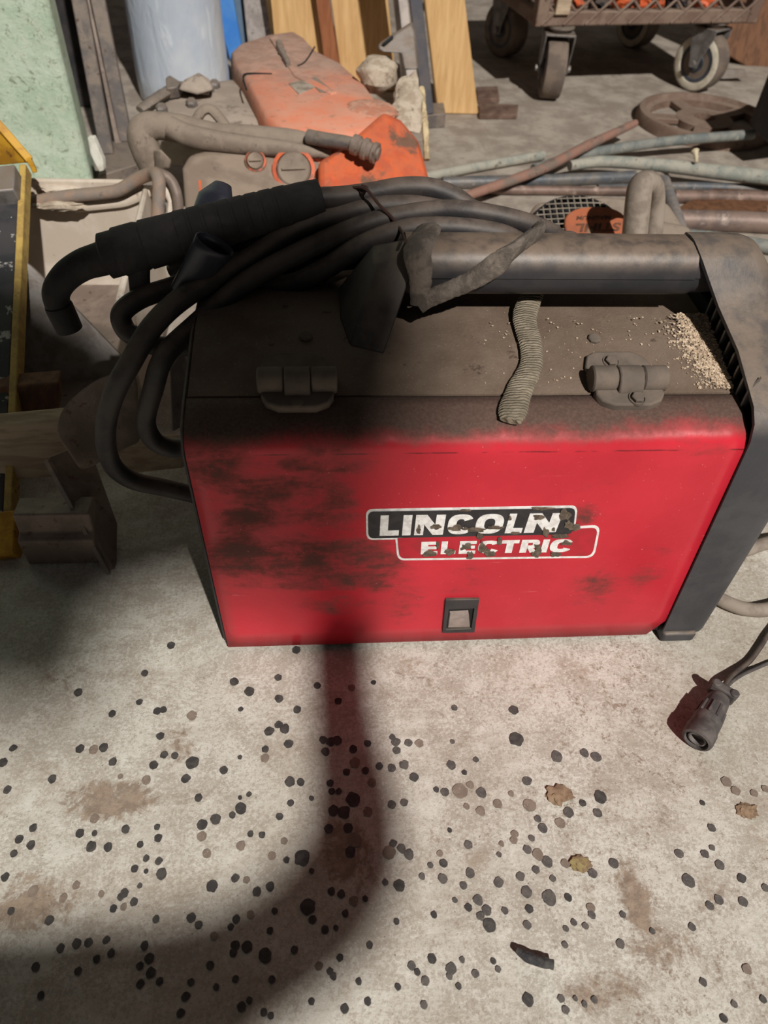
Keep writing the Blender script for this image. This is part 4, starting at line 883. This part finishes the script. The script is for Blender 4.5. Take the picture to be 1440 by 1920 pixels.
def text(s, size, at_, xd, yd, nd, parent, mat, name, shear=0.0, off=0.0, sx=1.0):
    cu = bpy.data.curves.new('t', 'FONT'); cu.body = s; cu.size = size; cu.align_x = 'CENTER'; cu.align_y = 'CENTER'; cu.extrude = .0004; cu.shear = shear; cu.offset = off; cu.resolution_u = 3
    to = bpy.data.objects.new('t', cu); COL.objects.link(to); bpy.context.view_layer.update()
    me = bpy.data.meshes.new_from_object(to.evaluated_get(bpy.context.evaluated_depsgraph_get())); bpy.data.objects.remove(to)
    me.transform(Matrix.Diagonal((sx, 1, 1, 1)))
    mm = Matrix((xd, yd, nd)).transposed().to_4x4(); mm.translation = at_; me.transform(mm)
    w_ = parent; off_ = V()
    while w_ is not None: off_ += V(w_.location); w_ = w_.parent
    me.transform(Matrix.Translation(-off_)); me.materials.clear(); me.materials.append(mat)
    o = bpy.data.objects.new(name, me); COL.objects.link(o); o.parent = parent; return o
m_ink = M('worn_black_ink', S(78, 56, 44), S(110, 74, 54), 90, rough=.8, bump=0)
text('STIHL', .020, gp3(bc[0]+.004, bc[1]-.004, .0078), -gx, -gy, gn, bd, m_ink, 'lettering', .25, .0006, 1.35)
text('MAGNUM', .0095, gp3(bc[0]-.002, bc[1]+.0135, .0078), -gx, -gy, gn, bd, m_ink, 'lettering', .25, .0003, 1.25)
mb = MB(); q = [gp3(-.09, -.08, -.03), gp3(-.10, .02, -.03), gp3(-.05, .095, -.03), gp3(.06, .10, -.025), gp3(.16, .08, -.02), gp3(.19, 0, -.02), gp3(.17, -.08, -.02), gp3(0, -.10, -.03)]
mb.loft([q, [V((p.x, p.y+.01, .004)) for p in q]]); mb.build('saw_body', m_dustgrey, saw2, bevel=.012, seg=3)
mb = MB(); mb.tube(PY([(1182, 500, .56), (1190, 440, .575), (1196, 380, .59), (1200, 352, .60), (1211, 342, .61), (1224, 348, .625), (1230, 380, .635), (1226, 430, .63), (1222, 480, .62)]), [.0175, .0175, .0175, .017, .016, .0145, .013, .013, .013], 14); mb.build('front_handle', m_hose, saw2)
mb = MB(); mb.hull([gp3(.115, -.03, .004), gp3(.165, -.03, .0), gp3(.18, .02, -.01), gp3(.12, .03, -.004), gp3(.115, -.03, -.03), gp3(.18, .03, -.03), gp3(.12, .03, -.03), gp3(.18, -.04, -.03)]); mb.build('cylinder_cover', m_dustgrey, saw2, bevel=.01, seg=3)

# ================================================================== pile of old pipes
def pipe(px, r_, mat, lab, z=None, wob=.05, name='old_pipe', grp='old pipes piled on the floor', flat=1):
    mb = MB(); mb.tube([atZ(a, b, c) for a, b, c in px], r_, 12, smooth=6, wob=wob, flat=flat)
    o = mb.build(name, mat, None); tag(o, lab, 'pipe', grp); return centred(o)
pipe([(795, 332, .012), (900, 312, .012), (1018, 291, .012)], .0095, m_patina2, 'pale green pipe lying furthest back on the left of the pile')
pipe([(862, 372, .034), (1013, 318, .040), (1100, 274, .045), (1191, 231, .050)], [.0085, .010, .010, .008], m_redrod, 'reddish-brown rod slanting up across the pile to a point')
pipe([(1000, 318, .012), (1089, 291, .022), (1244, 266, .038), (1412, 252, .042)], .0105, m_patina, 'dark green-grey pipe passing under the cast ring')
pipe([(829, 343, .012), (950, 340, .012), (1080, 336, .012), (1190, 331, .012)], .0115, m_slate, 'slate-blue pipe with a reddish end lying behind the grille saw')
pipe([(1068, 311, .034), (1130, 303, .036), (1240, 310, .038), (1340, 322, .038), (1480, 338, .038), (1720, 366, .034)], [.010, .0175, .0165, .0165, .0165], m_patina2, 'thick pale verdigris pipe with a torn left end, on top of the pile')
pipe([(900, 356, .010), (1040, 357, .010), (1180, 358, .010)], .0085, m_copper, 'thin brown pipe in shade below the slate-blue pipe')
pipe([(1262, 369, .012), (1350, 369, .012), (1480, 373, .012), (1760, 388, .012)], .0125, m_copper, 'brown copper pipe, second from the front on the right')
pipe([(1238, 412, .018), (1340, 414, .018), (1480, 420, .018), (1900, 446, .018)], .0185, M('pinkish_pipe', S(142, 122, 112), S(120, 104, 98), 24, rough=.5, metal=.2, bump=.25, c3=S(164, 148, 138), s3=50), 'thick pinkish-grey pipe just behind the carrying handle at right')
pipe([(1270, 440, .012), (1360, 450, .012), (1480, 470, .012), (1680, 502, .012)], .012, m_patina, 'pale green-grey pipe nearest the black nose of the machine')
pipe([(1244, 340, .062), (1256, 375, .058), (1270, 415, .054), (1286, 470, .046)], .0118, M('grey_rod', S(138, 130, 124), S(114, 112, 112), 30, rough=.6, bump=.3), 'grey rod crossing over the pile toward the machine')
pipe([(1120, 355, .011), (1200, 352, .011), (1300, 350, .011), (1480, 356, .011), (1640, 362, .011)], .009, m_slate, 'thin slate pipe under the thick verdigris pipe')
mb = MB(); mb.tube(PZ([(1306, 305, .055), (1305, 293, .064), (1303, 283, .07)]), [.003, .004, .007], 8, wob=.5); o = mb.build('torn_rag', M('cream_rag', S(212, 200, 170), S(190, 176, 150), 80, rough=.95, bump=.5), None); tag(o, 'small cream rag tied to the verdigris pipe', 'rag'); centred(o)
mb = MB(); mb.hull(PZ([(1258, 396, .012), (1330, 392, .012), (1440, 396, .012), (1440, 358, .012), (1340, 352, .012)])+PZ([(1258, 396, .0), (1440, 396, .0), (1440, 358, .0), (1340, 352, .0)])); o = mb.build('flat_offcut', m_wooddark, None); tag(o, 'flat brown offcut under the copper pipe at the right edge', 'offcut'); centred(o)
# cast ring
ring = thing('cast_ring', 'brown cast iron ring with spokes lying on the floor behind the pipes', 'ring', (1.0, 1.44, 0))
rc = V((1.005, 1.43, .022)); RR = .160
mb = MB(); mb.lathe([(RR*.80, -.022), (RR, -.022), (RR*1.0, -.004), (RR*.97, .004), (RR*.90, .005), (RR*.88, -.003), (RR*.80, -.006), (RR*.80, -.022)], rc, V((0, 0, 1)), 56, caps=False); mb.build('rim', m_cart, ring)
mb = MB()
mb.lathe([(RR*.42, -.022), (RR*.42, -.006), (RR*.16, -.003), (RR*.16, -.022)], rc, V((0, 0, 1)), 30, caps=False); mb.build('hub', m_cart, ring)
for k in range(5):
    t = 2*math.pi*k/5+.5; dd = V((math.cos(t), math.sin(t), 0)); mb = MB(); mb.bar(rc+dd*RR*.36-V((0, 0, .013)), rc+dd*RR*.84-V((0, 0, .013)), .036, .012); mb.build('spoke', m_cart, ring, bevel=.002)

# ================================================================== trolley with casters
CX = atZ(1010, 48, .158); CX.z = 0; CROT = math.atan2(.085, .51)
cart = thing('trolley', 'brown metal mesh trolley on caster wheels standing at the back', 'trolley', CX, None, CROT)
CW, CD = .56, .50
Zb = .158
mb = MB(); 
for (a, b, s_) in (((0, 0), (CW, 0), .03), ((0, CD), (CW, CD), .03), ((0, 0), (0, CD), .03), ((CW, 0), (CW, CD), .03)):
    mb.bar((a[0], a[1], Zb+.015), (b[0], b[1], Zb+.015), .026, .03)
mb.build('bottom_rail', m_cart, cart, local=True, bevel=.004)
MB().box((CW/2, CD/2, Zb+.006), (CW-.02, CD-.02, .008)).build('tray_floor', m_cart, cart, local=True)
def mesh_wall(a, b, z0, z1, pitch, name):
    a, b = V(a), V(b); n = int((b-a).length/pitch); mb = MB(); rows = int((z1-z0)/(pitch*.9))
    for i in range(-rows, n+1):
        for s_ in (1, -1):
            p = []
            for k in range(rows+1):
                u = (i+k) if s_ > 0 else (i+rows-k)
                if 0 <= u <= n: p.append(a+(b-a)*(u/n)+V((0, -.003*s_, z0+(z1-z0)*k/rows)))
            if len(p) > 1: mb.tube(p, .0034, 5, smooth=0)
    return mb.build(name, m_cart, cart, local=True)
mesh_wall((0, -.012, 0), (CW, -.012, 0), Zb+.004, Zb+.30, .054, 'mesh_panel')
mesh_wall((0, 0, 0), (0, CD, 0), Zb+.004, Zb+.30, .054, 'mesh_panel')
for (x, y) in ((.0, 0), (CW, 0), (0, CD), (CW, CD)):
    mb = MB(); mb.box((x, y, Zb+.16), (.03, .03, .32)); mb.build('corner_post', m_cart, cart, local=True, bevel=.003)
MB().box((.045, -.016, Zb+.19), (.036, .012, .33)).build('front_slat', m_board, cart, local=True, bevel=.002)
MB().box((CW/2, .0, Zb+.32), (CW+.03, .03, .03)).build('top_rail', m_cart, cart, local=True, bevel=.003)
def caster(x, y, ang, light):
    cs = bpy.data.objects.new('caster', None); COL.objects.link(cs); cs.parent = cart; cs.location = (x, y, 0); cs.rotation_euler = (0, 0, ang); cs.empty_display_size = .02
    R1 = .066; z = R1
    mb = MB(); mb.lathe([(R1*.80, -.0225), (R1*.97, -.0235), (R1, -.018), (R1, .018), (R1*.97, .0235), (R1*.80, .0225)], (0, .0, z), (1, 0, 0), 36); mb.build('tyre', m_tyre, cs, local=True)
    mb = MB()
    for s_ in (-1, 1): mb.lathe([(R1*.97, s_*.0220), (R1*.92, s_*.0244), (R1*.70, s_*.0244), (R1*.68, s_*.019)], (0, 0, z), (1, 0, 0), 36, caps=False)
    mb.build('wheel_rim', m_rim if light else m_tyre, cs, local=True)
    mb = MB()
    for s_ in (-1, 1):
        mb.lathe([(R1*.69, s_*.018), (R1*.66, s_*.0232), (R1*.56, s_*.0232), (R1*.52, s_*.017), (R1*.34, s_*.017), (R1*.3, s_*.025), (.0, s_*.025)], (0, 0, z), (1, 0, 0), 30, caps=False)
    mb.build('wheel_hub', m_hub, cs, local=True)
    mb = MB()
    for s_ in (-1, 1):
        xx = s_*.033
        mb.prism([(xx, -.012, z-.010), (xx, .012, z-.010), (xx, .016, z+.012), (xx, .030, z+.055), (xx, .030, z+.078), (xx, -.036, z+.078), (xx, -.036, z+.060), (xx, -.016, z+.012)], (s_*.003, 0, 0))
    mb.prism([(-.036, -.036, z+.074), (.036, -.036, z+.074), (.036, .030, z+.074), (-.036, .030, z+.074)], (0, 0, .005))
    mb.build('fork', m_zinc, cs, local=True, bevel=.0015)
    mb = MB(); mb.lathe([(.008, -.043), (.008, -.036), (.004, -.036), (.004, .036), (.008, .036), (.008, .043)], (0, .0, z), (1, 0, 0), 8); mb.build('axle_bolt', m_zinc, cs, local=True)
    mb = MB(); mb.lathe([(.024, z+.079), (.026, z+.085), (.034, z+.088), (.034, Zb)], (0, -.004, 0), (0, 0, 1), 20); mb.build('swivel', m_steel, cs, local=True)
Mi = Matrix.Rotation(-CROT, 3, 'Z')
for (px, py, ang, lt) in ((1026, 183, -.12, False), (1298, 168, .62, True), (942, 104, .55, False)):
    g = Mi @ (atZ(px, py, 0)-CX); caster(g.x, g.y, ang-CROT, lt)
g = V((.50, .42, 0)); caster(g.x, g.y, .3, True)
for i, (x, y, r_) in enumerate(((.09, .055, .03), (.17, .05, .026), (.24, .06, .032), (.31, .055, .026), (.38, .06, .03), (.46, .055, .028))):
    mt = m_orange if i % 3 != 1 else m_black
    p = CX+Matrix.Rotation(CROT, 3, 'Z') @ V((x, y, Zb+.012+r_*.7))
    mb = MB(); mb.blob(p, (r_*1.2, r_*.9, r_*.7), i+40, .3, 3, 1.8, Matrix.Rotation(i*1.1, 3, 'Z'))
    o = mb.build('tool_casing', mt, None)
    tag(o, ('orange plastic piece seen through the trolley mesh' if i % 3 != 1 else 'black lump seen between orange pieces in the trolley mesh'), 'tool part', 'orange pieces in the trolley' if i % 3 != 1 else 'black lumps in the trolley'); centred(o)
# crate side and dark box at the right edge
o = slab([(1352, -60, 1.98), (1470, -60, 1.98), (1470, 168, 1.90), (1357, 100, 1.93)], (.02, .22, 0)).build('wooden_crate', m_wooddark, None, bevel=.004); centred(tag(o, 'brown wooden crate standing at the top right corner behind the ring', 'crate'))
q = [atZ(1404, 232, .062), atZ(1442, 272, .055), V((1.34, 1.25, .058)), V((1.42, 1.50, .062))]
mb = MB(); mb.loft([q, [p+V((0, 0, .115)) for p in q]]); o = mb.build('dark_box', m_darkbox, None, bevel=.004); centred(tag(o, 'dark grey box edge at the far right resting on the cast ring', 'box'))
o = slab([(1350, 128, 1.78), (1398, 130, 1.78), (1400, 146, 1.76), (1352, 148, 1.76)], (0, .02, -.004)).build('metal_scrap', m_zinc, None, bevel=.002); centred(tag(o, 'flat grey metal scrap on the floor right of the cream wheel', 'scrap'))

# added out-of-view sheet and looped tube, shaped to cast a camera operator's soft shadow
LAMP = V((2.15, -5.20, 6.35))
def lift(p, z): return p+(LAMP-p)*((z-p.z)/(LAMP.z-p.z))
sh_pts = [atY(800, 470, .11), atT(825, 600), atT(812, 720), atY(790, 830, 0), atY(730, 950, 0), atY(690, 1100, 0), atZ(690, 1200),
          atZ(575, 1200), atY(560, 1130, 0), atY(450, 1090, 0), atZ(395, 1100), atZ(300, 1125), atZ(215, 1160), atZ(185, 1320), atZ(60, 1350), atZ(-200, 1360),
          atY(-200, 560, .5), atY(60, 560, .5), atY(140, 600, .47), atY(225, 640, .455), atY(240, 465, .165), atY(400, 385, .18), atY(600, 345, .20), atY(720, 370, .2)]
ZS = 2.6
shadow_caster = MB().prism([lift(p, ZS) for p in sh_pts], (0, 0, .012)).build('shadow_sheet', M('shadow_caster', S(120, 112, 98), S(100, 92, 82), 20, rough=.95), None)
tag(shadow_caster, 'added unseen sheet high behind the camera, cut to cast the soft shadow', 'shadow_caster'); centred(shadow_caster)
ZL = 1.25  # height of the added tube that casts the floor's dark band
lp = [(632, 1170, 52), (640, 1300, 52), (653, 1420, 62), (666, 1520, 74), (655, 1615, 80), (590, 1715, 82), (480, 1800, 84), (330, 1872, 104), (150, 1905, 116), (-60, 1925, 120), (-220, 1945, 120)]
cs_, rs_ = [], []
for px, py, w_ in lp:
    a = lift(atZ(px, py), ZL); e = lift(atZ(px+w_*1.12, py), ZL); cs_.append(a); rs_.append((e-a).length)
mb = MB(); mb.tube(cs_, rs_, 12, smooth=6); lo_ = mb.build('shadow_tube', m_rubber, None)
tag(lo_, 'added unseen tube looped behind the camera to cast the floor shadow band', 'hose'); centred(lo_)

# ================================================================== light
def area(name, loc, target, energy, size, color):
    l = bpy.data.lights.new(name, 'AREA'); l.shape = 'DISK'; l.size = size; l.energy = energy; l.color = color
    o = bpy.data.objects.new(name, l); COL.objects.link(o); o.location = loc
    o.rotation_euler = (V(target)-V(loc)).to_track_quat('-Z', 'Y').to_euler(); return o
area('work_lamp', LAMP, (.4, .4, 0), 900, .15, (1.0, .955, .89))
w = bpy.data.worlds.new('world'); sc.world = w; w.use_nodes = True
w.node_tree.nodes['Background'].inputs[0].default_value = (1.0, .97, .93, 1); w.node_tree.nodes['Background'].inputs[1].default_value = .040
